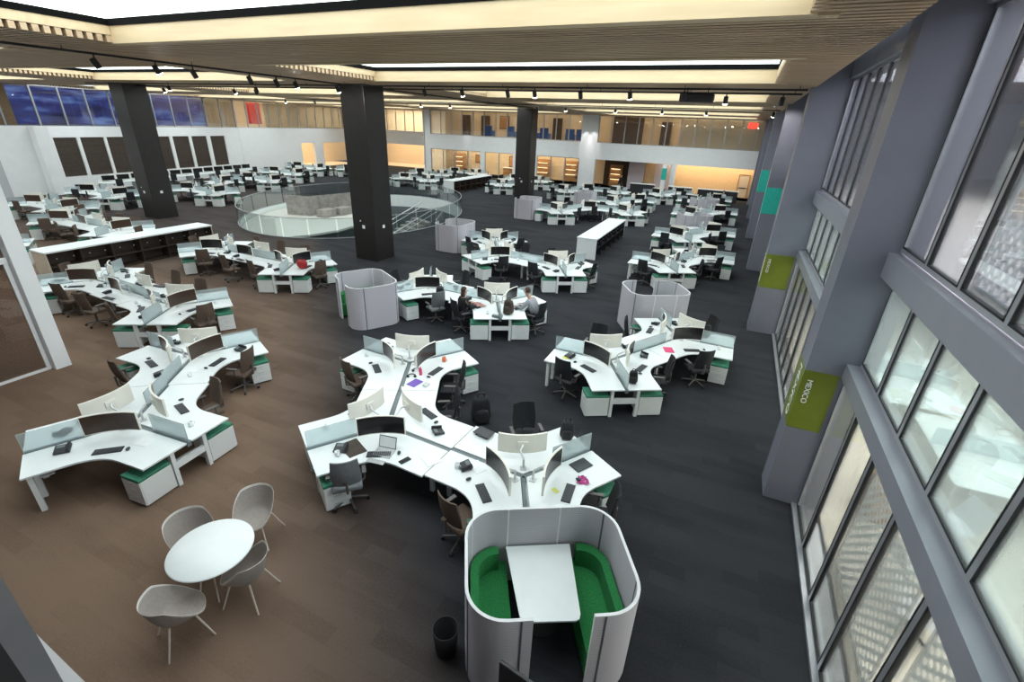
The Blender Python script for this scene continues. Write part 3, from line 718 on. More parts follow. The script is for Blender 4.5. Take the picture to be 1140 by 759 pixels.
def pedestal_proto():
    t = thing('drawer_pedestal', (0, 0, 0)); t['category'] = 'pedestal'
    MB().rbox(-.27, .25, -.21, .21, .03, .50, .008).build('cabinet_body', M['ped'], t)
    MB().rbox(-.27, .27, -.21, .21, .50, .56, .018).build('seat_cushion', M['green'], t)
    for z0, z1 in ((.04, .19), (.195, .345), (.35, .495)):
        d = MB().rbox(.25, .268, -.205, .205, z0, z1, .004).build('drawer', M['ped'], t)
        MB().box(.268, .282, -.06, .06, z1-.05, z1-.035).build('handle', M['silver'], d)
    f = MB()
    for sx in (-.22, .2):
        for sy in (-.17, .17): f.tube((sx, sy, 0), (sx, sy, .03), .02, n=6)
    f.build('glide', M['black'], t)
    return t
def pedestal_far_proto():
    m = MB().rbox(-.27, .27, -.21, .21, 0, .50, .008).rbox(-.27, .27, -.21, .21, .50, .56, .015, 1)
    o = m.build('drawer_pedestal', [M['ped'], M['green']]); o['category'] = 'pedestal'; return o
PED = pedestal_proto(); PEDF = pedestal_far_proto()

def keyboard_proto(m):
    t = thing('keyboard', (0, 0, 0)); t['category'] = 'keyboard'
    MB().rbox(-.075, .075, -.21, .21, 0, .018, .006).build('keyboard_case', M['phone'], t)
    k = MB()
    for i in range(4):
        for j in range(12): k.box(-.06+i*.031, -.06+i*.031+.026, -.195+j*.033, -.195+j*.033+.028, .018, .024)
    k.build('keys', m, t)
    return t
KB = keyboard_proto(M['key'])
def phone_proto():
    t = thing('desk_phone', (0, 0, 0)); t['category'] = 'phone'
    T = Matrix.Rotation(rad(-12), 4, 'Y')
    MB().rbox(-.10, .10, -.11, .11, .015, .05, .01, T=T).box(-.08, .08, -.09, .09, 0, .02).build('phone_base', M['phone'], t)
    MB().rbox(-.10, .10, -.105, -.06, .05, .085, .012, T=T).build('handset', M['black'], t)
    MB().box(.02, .08, -.03, .08, .0505, .053, T=T).build('phone_screen', M['gutter'], t)
    return t
PH = phone_proto()
def mouse_proto():
    o = MB().ball((0, 0, .012), .05, .03, .02, 10).build('computer_mouse', M['phone']); o['category'] = 'mouse'; return o
MS = mouse_proto()
def mug_proto():
    t = thing('mug', (0, 0, 0)); t['category'] = 'mug'
    MB().lathe([(0, 0), (.04, 0), (.043, .095), (.036, .095), (.034, .01), (0, .01)], 16).build('mug_body', M['desk'], t)
    MB().path([(.04, 0, .08), (.068, 0, .065), (.068, 0, .035), (.04, 0, .02)], .007).build('mug_handle', M['desk'], t)
    return t
MUG = mug_proto()

# ================================================================== DESK CLUSTERS
A_END, DEP, GAP, TOP = 1.45, .8, .05, .74
def dirs(t): return (0, 120, 240) if t == 'P' else (60, 180, 300)
def worktop_poly(l1, l2):
    d1 = Vector((.5, .8660254)); d2 = Vector((.5, -.8660254)); n1 = Vector((.8660254, -.5)); n2 = Vector((.8660254, .5))
    P = Vector((DEP/.8660254, 0)); q = .42
    pts = [Vector((GAP/.8660254, 0)), d2*(l2-.008)+n2*GAP, d2*(l2-.008)+n2*DEP]
    a = P+d2*q; b = P+d1*q
    for k in range(9):
        u = k/8; pts.append(a*(1-u)**2+P*2*u*(1-u)+b*u*u)
    pts += [d1*(l1-.008)+n1*DEP, d1*(l1-.008)+n1*GAP]
    return [(p.x, p.y) for p in pts]
def graph(x, y, t, path, L, rot):
    """nodes with their arms: list of (x,y,type,[(dir_deg,length,kind)])"""
    nodes = [[x, y, t, {}]]
    for i, (d, lk) in enumerate(path):
        n = nodes[-1]; th = rad(d+rot)
        n[3][round(d/60)*60 % 360] = (lk/2 if lk < 3.6 else A_END-.03, 'link')
        m = [n[0]+lk*math.cos(th), n[1]+lk*math.sin(th), 'N' if n[2] == 'P' else 'P', {}]
        m[3][(round(d/60)*60+180) % 360] = (lk/2 if lk < 3.6 else A_END-.03, 'link')
        nodes.append(m)
    for n in nodes:
        for d in dirs(n[2]):
            if d not in n[3]: n[3][d] = (A_END, 'end')
    return nodes
CLUSTERS = {}
def cluster(key, where, look, x, y, t, path, rot=0, far=False, no_screen=(), no_ped=(), chairs=None, tone='b', skip_mon=(), chair_default='b', keep=None, clutter=True, arm=None):
    path = [(p if isinstance(p, tuple) else (p, 2.8)) for p in path]
    nodes = graph(x, y, t, path, 2.8, rot)
    for (i_, d_), l_ in (arm or {}).items(): nodes[i_][3][d_] = (l_, 'end')
    c = thing('desk_cluster', (0, 0, 0), 0, look, 'desk cluster', 'branched white desk clusters')
    rr = random.Random(key)
    legs = MB(); tops = MB(); gut = MB(); scr = MB()
    stations = []
    def RT(px, py, a): return Matrix.Translation((px, py, 0)) @ Matrix.Rotation(rad(a), 4, 'Z')
    for ni, (nx, ny, nt, arms) in enumerate(nodes):
        ds = sorted(arms)
        # worktops in each corner
        for k in range(3):
            d0 = ds[k]; ph = d0+60; l_a = arms[d0][0]; l_b = arms[(d0+120) % 360][0]
            T = RT(nx, ny, ph+rot)
            m = tops if far else MB()
            m.prism(worktop_poly(l_b, l_a), TOP-.03, TOP, T=T)
            if not far: m.build('worktop', M['desk'], c)
            stations.append((ni, ph, nx, ny, 'corner'))
        for d in ds:
            l, kd = arms[d]; T = RT(nx, ny, d+rot)
            g = gut if far else MB()
            g.box(.02, l-.01, -GAP+.012, GAP-.012, TOP-.09, TOP-.02, T=T)
            if not far: g.build('cable_spine', M['gutter'], c)
            if (ni, d) not in no_screen:
                s = MB()
                if kd == 'end': s.box(.58, l-.02, -.009, .009, TOP-.02, TOP+.36, T=T)
                else: s.box(.58, l, -.009, .009, TOP-.02, TOP+.30, T=T)
                s.build('divider_screen', M['frost'], c)
            if kd == 'end':
                for sg in (-1, 1):
                    lm = legs if far else MB()
                    lm.box(l-.13, l-.05, sg*.30-.035, sg*.30+.035, 0, TOP-.031, T=T)
                    if not far: lm.build('leg', M['legw'], c)
                lm = legs if far else MB()
                lm.box(l-.12, l-.06, -.264, .264, .36, .46, T=T).box(l-.3, l-.06, -.264, .264, .34, .36, T=T)
                if not far: lm.build('crossbar', M['legw'], c)
                for sg in (-1, 1):
                    if (ni, d, sg) in no_ped: 
                        lm = legs if far else MB()
                        lm.box(l-.13, l-.06, sg*.70-.035, sg*.70+.035, 0, TOP-.031, T=T)
                        if not far: lm.build('leg', M['legw'], c)
                        continue
                    o = place(PEDF if far else PED, T @ Vector((l-.27, sg*.625, 0)), rad(d+rot+90*sg))
                    PENDING.append((o, 'white green-topped pedestal', where)); o['group'] = 'drawer pedestals '+where
            else:
                lm = legs if far else MB()
                lm.box(l-.2, l-.13, .30, .36, 0, TOP-.031, T=T)
                if not far: lm.build('leg', M['legw'], c); lm = MB()
                lm.box(l-.2, l-.13, -.36, -.30, 0, TOP-.031, T=T)
                if not far: lm.build('leg', M['legw'], c)
    # straight stations in the long links
    for i, (d, lk) in enumerate(path):
        if lk < 3.6: continue
        nx, ny = nodes[i][0], nodes[i][1]; T = RT(nx, ny, d+rot); e = A_END-.03
        for sg in (-1, 1):
            m = tops if far else MB()
            y0, y1 = sorted((sg*GAP, sg*DEP)); m.box(e+.008, lk-e-.008, y0, y1, TOP-.03, TOP, T=T)
            if not far: m.build('worktop', M['desk'], c)
            p = T @ Vector((lk/2, 0, 0)); stations.append((i, d+90*sg, p.x, p.y, 'straight'))
        g = gut if far else MB(); g.box(e, lk-e, -GAP+.012, GAP-.012, TOP-.09, TOP-.02, T=T)
        if not far: g.build('cable_spine', M['gutter'], c)
        s = MB(); s.box(e, lk-e, -.009, .009, TOP-.02, TOP+.30, T=T)
        s.build('divider_screen', M['frost'], c)
    if far:
        tops.build('worktop', M['desk'], c); gut.build('cable_spine', M['gutter'], c); legs.build('frame', M['legw'], c)
    # what stands at each station
    for si, (ni, ph, px, py, kd) in enumerate(stations):
        a = rad(ph+rot); off = .44 if kd == 'corner' else .34
        dx, dy = math.cos(a), math.sin(a); tx, ty = -dy, dx
        if (ni, ph) not in skip_mon:
            jr = rr.uniform(-.12, .12)
            o = place((MONF if far else MON)[tone], (px+dx*off, py+dy*off, TOP+.002), a+jr)
            o['group'] = 'wide monitors '+where
            to = Vector((-px, -py, 0)).normalized(); f = to.x*dx+to.y*dy
            desc = 'monitor with dark screen towards us' if f > .35 else ('monitor showing its cream back' if f < -.35 else 'monitor seen side-on')
            PENDING.append((o, desc, where))
        if clutter:
            ko = off+.36
            if not far:
                o = place(KB, (px+dx*ko+tx*rr.uniform(-.1, .1), py+dy*ko+ty*rr.uniform(-.1, .1), TOP+.002), a+rr.uniform(-.3, .3)); o['group'] = 'keyboards '+where
                PENDING.append((o, 'dark keyboard', where))
                if rr.random() < .75:
                    s = rr.choice((-1, 1)); q = .62 if kd == 'corner' else .45
                    if kd == 'corner': b = a+s*rad(42); q = .98
                    else: b = a+s*rad(45); q = .66
                    o = place(PH, (px+math.cos(b)*q, py+math.sin(b)*q, TOP+.009), a+rr.uniform(-.3, .3)+PI); o['group'] = 'desk phones '+where
                    PENDING.append((o, 'dark desk phone', where))
                s = rr.choice((-1, 1))
                o = place(MS, (px+dx*(ko+.03)+tx*s*.36, py+dy*(ko+.03)+ty*s*.36, TOP+.012), a); o['group'] = 'computer mice '+where
                PENDING.append((o, 'small dark computer mouse', where))
        if not far and clutter:
            if rr.random() < .6:
                b = a+rr.uniform(.5, .8)*rr.choice((-1, 1)); q = .80 if kd == 'corner' else .5
                o = MB().box(-.105, .105, -.15, .15, 0, .003).build('paper_sheet', M['paper'], None, (px+math.cos(b)*q, py+math.sin(b)*q, TOP+.002), a+rr.uniform(-.6, .6)); o['category'] = 'paper'; o['group'] = 'loose sheets '+where
                PENDING.append((o, 'loose white sheet', where))
            if rr.random() < .4:
                b = a+rr.uniform(.62, .9)*rr.choice((-1, 1)); q = 1.12 if kd == 'corner' else .62
                o = place(MUG, (px+math.cos(b)*q, py+math.sin(b)*q, TOP+.002), rr.uniform(0, 6)); o['group'] = 'mugs '+where
                PENDING.append((o, 'small white mug', where))
        # chair
        ck = chair_default; dist = 1.2 if kd == 'corner' else 1.05; side = 0; turn = rr.uniform(-.5, .5)
        if chairs and (ni, ph % 360) in chairs:
            v = chairs[(ni, ph % 360)]
            if v is None: continue
            ck, dist, side, turn = v
        elif far and rr.random() < .2: continue
        dist = max(dist, 1.13 if kd == 'corner' else 1.0)
        if dist < 1.15: turn = max(-.25, min(.25, turn))
        o = place((CHF if far else CH)[ck if not far else ('w' if ck == 'w' else 'b')], (px+dx*(dist+.06)+tx*side, py+dy*(dist+.06)+ty*side, 0), a+turn)
        o['group'] = 'task chairs '+where
        PENDING.append((o, CHNAME[ck]+' task chair', where))
    CLUSTERS[key] = nodes
    return c

cluster('main', 'at big centre desks behind the booth', 'largest white branched desk cluster, directly behind the green booth', -6.24, 8.12, 'N', [(300, 2.6), (1, 2.85)], rot=-3, arm={(2, 300): 1.22},
        no_screen={(0, 300), (1, 120), (1, 0), (2, 180)},
        chairs={(1, 300): ('g', 1.15, -.45, .3), (2, 240): ('w', .95, .1, .9), (1, 60): ('b', 1.15, .1, -.4), (0, 0): ('b', 1.2, -.1, .5), (2, 120): ('b', 1.35, -.15, .2), (2, 0): ('b', 1.2, 0, .3), (0, 240): ('w', 1.0, -.2, .3), (0, 120): None, (1, 180): None}, chair_default='b')
cluster('left', 'at front left desks', 'white branched desk cluster, nearest on the veil-browned carpet at left', -9.22, 3.68, 'P', [(121, 2.8)], rot=5, tone='w', chair_default='w',
        no_ped={(0, 240, 1)},
        chairs={(0, 300): None, (0, 60): ('w', .95, .1, .4), (1, 0): ('w', .85, .2, .2), (1, 240): ('w', .9, 0, .5), (0, 180): None, (1, 120): None})
cluster('leftmid', 'at desks before the long left cabinet', 'long white desk cluster before the low left cabinet', -14.43, 7.74, 'N', [(177, 4.45)], rot=0, tone='w', chair_default='w',
        chairs={(0, 240): ('w', .9, 0, .2)})
cluster('redbag', 'at desks with the red bag', 'long white desk cluster carrying a red bag', -15.1, 12.75, 'N', [(180, 4.3)], tone='b', chair_default='w')
cluster('mexico', 'at right desks near the lime pillars', 'white branched desk cluster at right, closest to the MEXICO pillar', -2.0, 10.6, 'N', [(60, 2.75)], chair_default='b', no_ped={(0, 180, 1)},
        chairs={(1, 300): ('b', 1.25, 0, .1), (0, 0): ('b', .95, .1, .6), (0, 240): ('b', 1.1, -.2, .3), (1, 180): ('b', 1.1, .1, .2)})
cluster('people', 'at desks where two people sit', 'white desk cluster where two people sit', -6.3, 12.95, 'N', [(177, 2.75)], chair_default='b', arm={(1, 240): 1.3},
        chairs={(0, 240): None, (0, 0): None, (1, 300): ('g', 1.25, .3, .5)})
cluster('behind', 'at desks behind the seated people', 'white zigzag desk cluster behind the two seated people', -6.05, 18.25, 'N', [(178, 2.85), (121, 2.8)], chair_default='b')
cluster('rightmid', 'at second desks along the pillars', 'white desk cluster beyond the pod, second along the grey pillars', -2.2, 21.15, 'N', [(60, 2.7)], chair_default='b', no_ped={(0, 180, 1)})
cluster('right3', 'at third desks along the pillars', 'white desk cluster, third along the grey pillars', -2.3, 27.7, 'N', [(60, 2.7)], far=True)
cluster('mid', 'at desks behind the white end cabinet', 'white zigzag desk cluster behind the low mid cabinet', -10.9, 31.7, 'N', [60, 0], far=True)
FAR = [
    ('right4', 'at fourth desks along the pillars', 'white desk cluster, fourth along the grey pillars', -2.4, 36.2, 'N', [60]),
    ('right5', 'at fifth desks along the pillars', 'white desk cluster, farthest along the grey pillars', -3.0, 43.6, 'N', [60]),
    ('mid2', 'at far desks right of centre', 'white desk cluster in the far middle, right of the dark column', -8.6, 38.2, 'N', [60]),
    ('mid3', 'at far desks beside the dark column', 'white desk cluster just right of the far dark column', -14.2, 42.6, 'N', [60, 0]),
    ('mid4', 'at last desks before the warm wall', 'white desk cluster nearest the warm lit far wall', -6.4, 46.3, 'N', [60]),
    ('mid5', 'at far desks left of the dark column', 'white desk cluster left of the far dark column', -20.5, 42.5, 'N', []),
    ('mid6', 'at last desks before the pictures', 'white desk cluster in front of the framed pictures', -19.0, 48.2, 'N', [180]),
    ('st1', 'at desks just beyond the stair rail', 'white desk cluster just beyond the stair balustrade', -27.6, 40.6, 'N', [180]),
    ('st2', 'at second desks beyond the stair', 'white desk cluster, second row beyond the stair', -29.5, 46.0, 'N', [180]),
    ('st3', 'at last desks beyond the stair', 'white desk cluster, last row beyond the stair', -27.5, 50.0, 'N', [180]),
    ('st4', 'at far desks behind the dark columns', 'white desk cluster behind the stair side dark column', -37.5, 43.5, 'N', [180]),
    ('lf1', 'at desks left of the stair rail', 'white desk cluster close to the left of stair balustrade', -36.9, 30.4, 'N', [180]),
    ('lf2', 'at desks under the white corner wall', 'white desk cluster in front of the white corner wall', -40.0, 35.8, 'N', [180]),
    ('lf3', 'at desks by the bright left opening', 'white desk cluster by the bright opening in left wall', -43.0, 41.5, 'N', [180]),
    ('pl1', 'at desks right of the brown column', 'white desk cluster right behind the left dark column', -33.9, 23.0, 'N', [180]),
    ('pl2', 'at desks left of the brown column', 'white desk cluster left of the left dark column', -37.2, 18.4, 'N', [(180, 2.8)]),
    ('pl3', 'at second desks before the panels', 'white desk cluster, second row before the dark panels', -38.9, 27.2, 'N', []),
    ('wl1', 'at desks behind the left cabinet', 'white desk cluster right behind the low left cabinet', -26.3, 12.6, 'N', [(180, 4.3)]),
    ('wl2', 'at desks nearest the left door', 'white desk cluster nearest the left door', -34.3, 14.3, 'N', [(180, 2.8)]),
    ('wl3', 'at desks at the left picture edge', 'white desk cluster behind the post at the left edge', -27.2, 8.2, 'N', [(180, 2.8)]),
]
for k, w, lk, x, y, t, p in FAR:
    cluster(k, w, lk, x, y, t, p, far=True, clutter=False, tone='w' if k in ('wl1', 'wl2', 'wl3') else 'b', chair_default='w' if k.startswith('w') else 'b')

# long bench with monitors in front of the panels
t = thing('long_bench', (0, 0, 0), 0, 'long white bench desk in front of the dark wall panels', 'desk')
MB().box(1.2, 16.4, -2.6, -1.8, .71, .74, T=T1).build('worktop', M['desk'], t)
MB().box(1.3, 16.3, -1.82, -1.78, .74, 1.15, T=T1).build('back_screen', M['ped'], t)
for k in range(7): MB().box(1.3+2.49*k, 1.36+2.49*k, -2.55, -1.85, 0, .71, T=T1).build('leg', M['legw'], t)
for k in range(13):
    p = T1 @ Vector((1.9+1.15*k, -2.1, .742)); o = place(MONF['b'], p, rad(-8)); o['group'] = 'monitors on the long bench'
    PENDING.append((o, 'dark monitor', 'on the long bench by the panels'))
    if k % 2 == 0:
        p = T1 @ Vector((1.9+1.15*k, -3.0, 0)); o = place(CHF['b'], p, rad(-8)); o['group'] = 'chairs at the long bench'
        PENDING.append((o, 'black task chair', 'at the long bench by the panels'))

# ================================================================== BOOTHS
def pod_proto():
    t = thing('meeting_booth', (0, 0, 0)); t['category'] = 'booth'
    hw, v0, v1, r = .97, -.62, .92, .42
    path = [(-.28, v0)]
    for cx, cy, a0 in ((-hw+r, v0+r, 270), (-hw+r, v1-r, 180), (hw-r, v1-r, 90), (hw-r, v0+r, 0)):
        for k in range(9):
            a = rad(a0-90*k/8); path.append((cx+r*math.cos(a), cy+r*math.sin(a)))
    path.append((.37, v0))
    # resample
    P = [Vector((*p, 0)) for p in path]
    def offset(pts, o):
        out = []
        for i, p in enumerate(pts):
            a = pts[max(i-1, 0)]; b = pts[min(i+1, len(pts)-1)]; d = (b-a).normalized(); out.append(p+Vector((-d.y, d.x, 0))*-o)
        return out
    acc = [0]
    for a, b in zip(P, P[1:]): acc.append(acc[-1]+(b-a).length)
    tot = acc[-1]
    def at(s):
        s = min(max(s, 0), tot)
        for i in range(len(P)-1):
            if s <= acc[i+1]+1e-9: return P[i].lerp(P[i+1], (s-acc[i])/(acc[i+1]-acc[i]))
        return P[-1]
    cuts = [0, .022*tot, .14*tot, .33*tot, .435*tot, .56*tot, .67*tot, .86*tot, .978*tot, tot]
    for a, b in zip(cuts, cuts[1:]):
        n = 14; pts = [at(a+(b-a)*k/n) for k in range(n+1)]
        q = offset(pts, .018); w = offset(pts, -.018)
        m = MB()
        z0, z1 = .02, 1.37
        m.grid(lambda u, v: (*(q[round(u*n)].xy), z0+(z1-z0)*v), n, 1); m.grid(lambda u, v: (*(w[n-round(u*n)].xy), z0+(z1-z0)*v), n, 1)
        m.grid(lambda u, v: (*(q[round(u*n)].lerp(w[round(u*n)], v).xy), z1), n, 1, 1)
        for k in (0, n): m.add([(*q[k].xy, z0), (*w[k].xy, z0), (*w[k].xy, z1), (*q[k].xy, z1)], [(0, 1, 2, 3)], 1)
        m.build('fabric_panel', [M['podfab'], M['podedge']], t)
    for s in cuts[1:-1]:
        p = at(s); d = (at(s+.02)-at(s-.02)).normalized(); T = Matrix.Translation(p) @ Matrix.Rotation(math.atan2(d.y, d.x), 4, 'Z')
        MB().box(-.011, .011, -.023, .023, .02, 1.365, T=T).build('seam_strip', M['seam'] if s < .3*tot or s > .6*tot else M['podedge'], t)
    # green benches with low backs
    inn = offset(P, .05) if (offset(P, .05)[20]-Vector((0, .1, 0))).length < (P[20]-Vector((0, .1, 0))).length else offset(P, -.05)
    for sg in (-1, 1):
        pts = [(p.x, p.y) for p in inn if p.x*sg > .40]
        ys_ = [p[1] for p in pts]
        pts = sorted(pts, key=lambda p: math.atan2(p[1]-.15, (p[0]-sg*.45)*sg))
        poly = pts+[(sg*.42, max(ys_)), (sg*.42, min(ys_))]
        b = thing('bench', (0, 0, 0)); b.parent = t
        MB().prism(poly, .06, .45).build('bench_seat', M['benchg'], b)
        o1 = [Vector((*p, 0)) for p in pts]; cen = Vector((sg*.45, .15, 0))
        o2 = [p+(cen-p).normalized()*.13 for p in o1]
        n = len(o1)-1; m = MB()
        m.grid(lambda u, v: (*(o2[round(u*n)].xy), .45+.30*v), n, 1); m.grid(lambda u, v: (*(o1[round(u*n)].xy), .45+.30*v), n, 1)
        m.grid(lambda u, v: (*(o2[round(u*n)].lerp(o1[round(u*n)], v).xy), .75), n, 1)
        for k in (0, n): m.add([(*o2[k].xy, .45), (*o1[k].xy, .45), (*o1[k].xy, .75), (*o2[k].xy, .75)], [(0, 1, 2, 3)])
        m.build('bench_back', M['benchg'], b)
    # table
    tb = [(-.43, .87), (.46, .87), (.385, -.16), (.36, -.22), (.31, -.24), (-.27, -.22), (-.32, -.19), (-.345, -.14)]
    MB().prism(tb, .71, .735).build('booth_table_top', M['desk'], t)
    MB().tube((.02, .3, 0), (.02, .3, .71), .045, n=12).lathe([(0, 0), (.25, 0), (.25, .02), (0, .03)], 20, T=Matrix.Translation((.02, .3, 0))).build('table_leg', M['cabdark'], t)
    return t
POD = pod_proto()
PODS = [(-1.05, 3.75, 30, 'grey fabric booth with green benches and white table in front'),
        (-10.25, 11.1, -30, 'rounded grey fabric booth left of the two seated people'),
        (-12.85, 20.95, -90, 'grey fabric booth beside the dark centre column'),
        (-1.8, 15.4, 210, 'grey fabric booth behind the right desks near MEXICO pillar'),
        (-13.35, 31.7, -90, 'grey booth by the far dark column, left of the desks'),
        (-2.1, 32.3, 210, 'grey booth along the pillars, second from the back'),
        (-2.15, 40.8, 210, 'grey booth along the pillars, farthest back'),
        (-11.1, 38.2, -90, 'grey booth among the far centre desks')]
for x, y, a, lab in PODS:
    o = place(POD, (x, y, 0), rad(a)); o['label'] = lab; o['group'] = 'grey fabric booths'

# ================================================================== LOW CABINETS
def cabinet(x, y0, y1, w, h, lab, front, end):
    t = thing('low_cabinet', (x, (y0+y1)/2, 0), 0, lab, 'cabinet', 'long low white cabinets')
    L = (y1-y0)/2
    MB().rbox(-w/2-.02, w/2+.02, -L-.02, L+.02, h-.06, h, .006).build('cabinet_top', M['desk'], t)
    for sg in (-1, 1): MB().box(-w/2, w/2, min(sg*L, sg*(L-.04)), max(sg*L, sg*(L-.04)), 0, h-.06).build('end_panel', end, t)
    MB().box(-w/2, -.02, -L+.04, L-.04, .03, h-.06).build('cabinet_body', front, t)
    n = max(3, round(2*L/1.1)); st = (2*L-.08)/n
    d = MB()
    for k in range(n+1): 
        yy = -L+.04+k*st; d.box(-.02, w/2-.01, max(yy-.015, -L+.04), min(yy+.015, L-.04), .03, h-.06)
    for z in (.03, .5): d.box(-.02, w/2-.015, -L+.04, L-.04, z, z+.025)
    d.build('shelving', front, t)
    hd = MB()
    for k in range(2*n): 
        yy = -L+.04+(k+.5)*st/2; hd.box(w/2-.01, w/2+.005, yy-.02, yy+.02, .8, .84)
    hd.build('label_tab', M['silver'], t)
    return t
cabinet(-22.9, 8.2, 14.6, 1.0, 1.1, 'long low cabinet with white top and brown front, at left', M['cabbrown'], M['beige'])
cabinet(-6.2, 22.7, 29.1, 1.0, 1.05, 'long low cabinet with white top and dark shelves, centre right', M['cabdark'], M['desk'])
cabinet(-24.2, 38.8, 46.5, 1.1, 1.1, 'long low cabinet with white top beyond the stair balustrade', M['cabbrown'], M['desk'])
for k, (x0, x1) in enumerate(((-6.2, -4.0), (-3.4, 0.2), (-10.0, -7.6))):
    t = thing('counter_screen', ((x0+x1)/2, 51.2, 0), 0, 'dark low counter screen before far wall, '+['middle one', 'right one', 'left one'][k], 'counter', 'dark counters by the far wall')
    w = (x1-x0)/2
    MB().box(-w, w, -.25, .25, 0, 1.0).build('counter_front', M['cabdark'], t); MB().box(-w-.05, w+.05, -.3, .3, 1.0, 1.06).build('counter_top', M['desk'], t)

# ================================================================== ROUND TABLE AND TUB CHAIRS
t = thing('round_table', (-5.36, 2.50, 0), 0, 'round white table on the veil-browned carpet among four tub chairs', 'table')
MB().lathe([(0, .70), (.50, .70), (.515, .71), (.515, .72), (.505, .73), (0, .73)], 56).build('table_top', M['desk'], t)
for k in range(4):
    c_, s_ = math.cos(PI/4+PI/2*k), math.sin(PI/4+PI/2*k)
    MB().tube((c_*.12, s_*.12, .69), (c_*.27, s_*.27, 0), .014, .011).build('leg', M['legwood'], t)
MB().lathe([(0, .67), (.2, .67), (.2, .70), (0, .70)], 24).build('under_frame', M['legw'], t)
def tub_proto():
    t = thing('tub_chair', (0, 0, 0)); t['category'] = 'chair'       # faces -x
    def S(u, v, o=0):
        th = 2*PI*u; c, s = math.cos(th), math.sin(th)                # th=0 : back (+x)
        back = (.5+.5*c)
        rim = .012+.34*max(0, min(1, (back-.12)/.62))**1.1*(1 if back > .12 else 0)
        rr = v
        rx = (.285+.05*back)*(rr**.75); ry = .295*(rr**.75)
        x = rx*c-.02; y = ry*s
        z = .43+o+rim*max(0, (rr-.45)/.55)**1.6-.02*(1-rr)
        if o: x *= 1+o*.8; y *= 1+o*.8
        return (x, y, z)
    n, k = 40, 12
    m = MB()
    m.grid(lambda u, v: S(u, v), n, k)
    m.grid(lambda u, v: S(1-u, v, -.028), n, k)
    m.build('shell', M['shell'], t)
    MB().grid(lambda u, v: tuple(Vector(S(u, 1))+(Vector(S(u, 1, -.028))-Vector(S(u, 1)))*(v*1.1-.05)+Vector((0, 0, .02*math.sin(PI*v)))), n, 3).build('rim', M['shellrim'], t)
    for sx in (-1, 1):
        for sy in (-1, 1):
            MB().tube((sx*.13-.01, sy*.14, .405), (sx*.25-.01, sy*.25, 0), .014, .011, n=8).build('leg', M['legwood'], t)
    return t
TUB = tub_proto()
for x, y, a, lab in ((-5.13, 1.83, -108, 'grey tub chair nearest the picture bottom, left of round table'), (-4.86, 2.58, 18, 'grey tub chair at the right lower side of round table'),
                  (-5.62, 3.34, 112, 'grey tub chair at the top right of round table'), (-6.02, 2.62, 168, 'grey tub chair tucked behind the round table, top left')):
    o = place(TUB, (x, y, 0), rad(a)); o['label'] = lab; o['group'] = 'grey tub chairs round the white table'

# ================================================================== OBJECTS ON THE NEAR DESKS
def small(name, lab, cat, mb, m, x, y, a=0, z=TOP+.002, group=None):
    o = mb.build(name, m, None, (x, y, z), rad(a)); return tag(o, lab, cat, group)
t = thing('laptop', (-4.62, 5.22, TOP+.003), rad(-80), 'open laptop with bright screen on the main desk', 'laptop')
MB().rbox(-.02, .22, -.165, .165, 0, .02, .005).build('laptop_base', M['silver'], t)
T = Matrix.Translation((-.02, 0, .015)) @ Matrix.Rotation(rad(-18), 4, 'Y')
MB().rbox(-.008, 0, -.165, .165, 0, .22, .004, T=T).build('laptop_lid', M['phone'], t)
MB().box(0, .002, -.15, .15, .015, .205, T=T).build('laptop_display', M['paper'], t)
t = thing('document_stand', (-4.6, 5.02, TOP+.003), rad(-80), 'grey docking stand in front of the open laptop', 'stand'); MB().rbox(.1, .2, -.16, .16, 0, .012, .003).build('tray', M['silver'], t)
small('desk_mat', 'brown desk mat at the left end of main desk', 'mat', MB().rbox(-.16, .16, -.23, .23, 0, .008, .004), M['cabbrown'], -5.16, 4.98, 65)
small('notebook', 'white sheet with dark edge on the main front desk', 'notebook', MB().box(-.13, .13, -.17, .17, 0, .006).box(.13, .137, -.17, .17, 0, .008), M['paper'], -3.80, 5.36, 60)
small('mobile_phone', 'black mobile phone lying right of the laptop', 'phone', MB().rbox(-.05, .05, -.10, .10, 0, .012, .004), M['black'], -4.16, 5.12, -20)
small('paper_sheet', 'pale printed sheet in front of desk mat', 'paper', MB().box(-.1, .1, -.13, .13, 0, .003), M['paper'], -4.96, 4.80, -30)
small('purple_folder', 'purple folder on the upper centre desk', 'folder', MB().rbox(-.11, .11, -.15, .15, 0, .012, .003), M['purple'], -5.55, 7.36, -8)
small('pink_bottle', 'pink bottle among dark headphones on the upper desk', 'bottle', MB().lathe([(0, 0), (.035, 0), (.035, .14), (.015, .17), (.015, .2), (0, .2)], 16), M['pink'], -5.66, 7.74)
def headphones(x, y, lab):
    m = MB(); pts = [(.085*math.cos(a), .085*math.sin(a), .03) for a in [rad(200-22*k) for k in range(11)]]
    m.path(pts, .012); m.ball((-.08, -.03, .03), .035, .03, .03, 8).ball((.08, -.03, .03), .035, .03, .03, 8)
    small('headphones', lab, 'headphones', m, M['black'], x, y, 30)
headphones(-5.78, 7.56, 'black headphones left of the pink bottle'); headphones(-5.84, 7.84, 'black headphones above the pink bottle')
small('tissue_box', 'small silver box right of the purple folder', 'box', MB().rbox(-.05, .05, -.07, .07, 0, .05, .005), M['silver'], -5.27, 7.38)
t = thing('orange_mug', (-5.55, 8.55, TOP+.003), 0, 'orange mug on the upper right centre desk', 'mug')
MB().lathe([(0, 0), (.045, 0), (.05, .11), (.043, .11), (.04, .01), (0, .01)], 16).build('mug_body', M['orange'], t); MB().path([(.045, 0, .09), (.08, 0, .07), (.08, 0, .04), (.045, 0, .025)], .008).build('mug_handle', M['orange'], t)
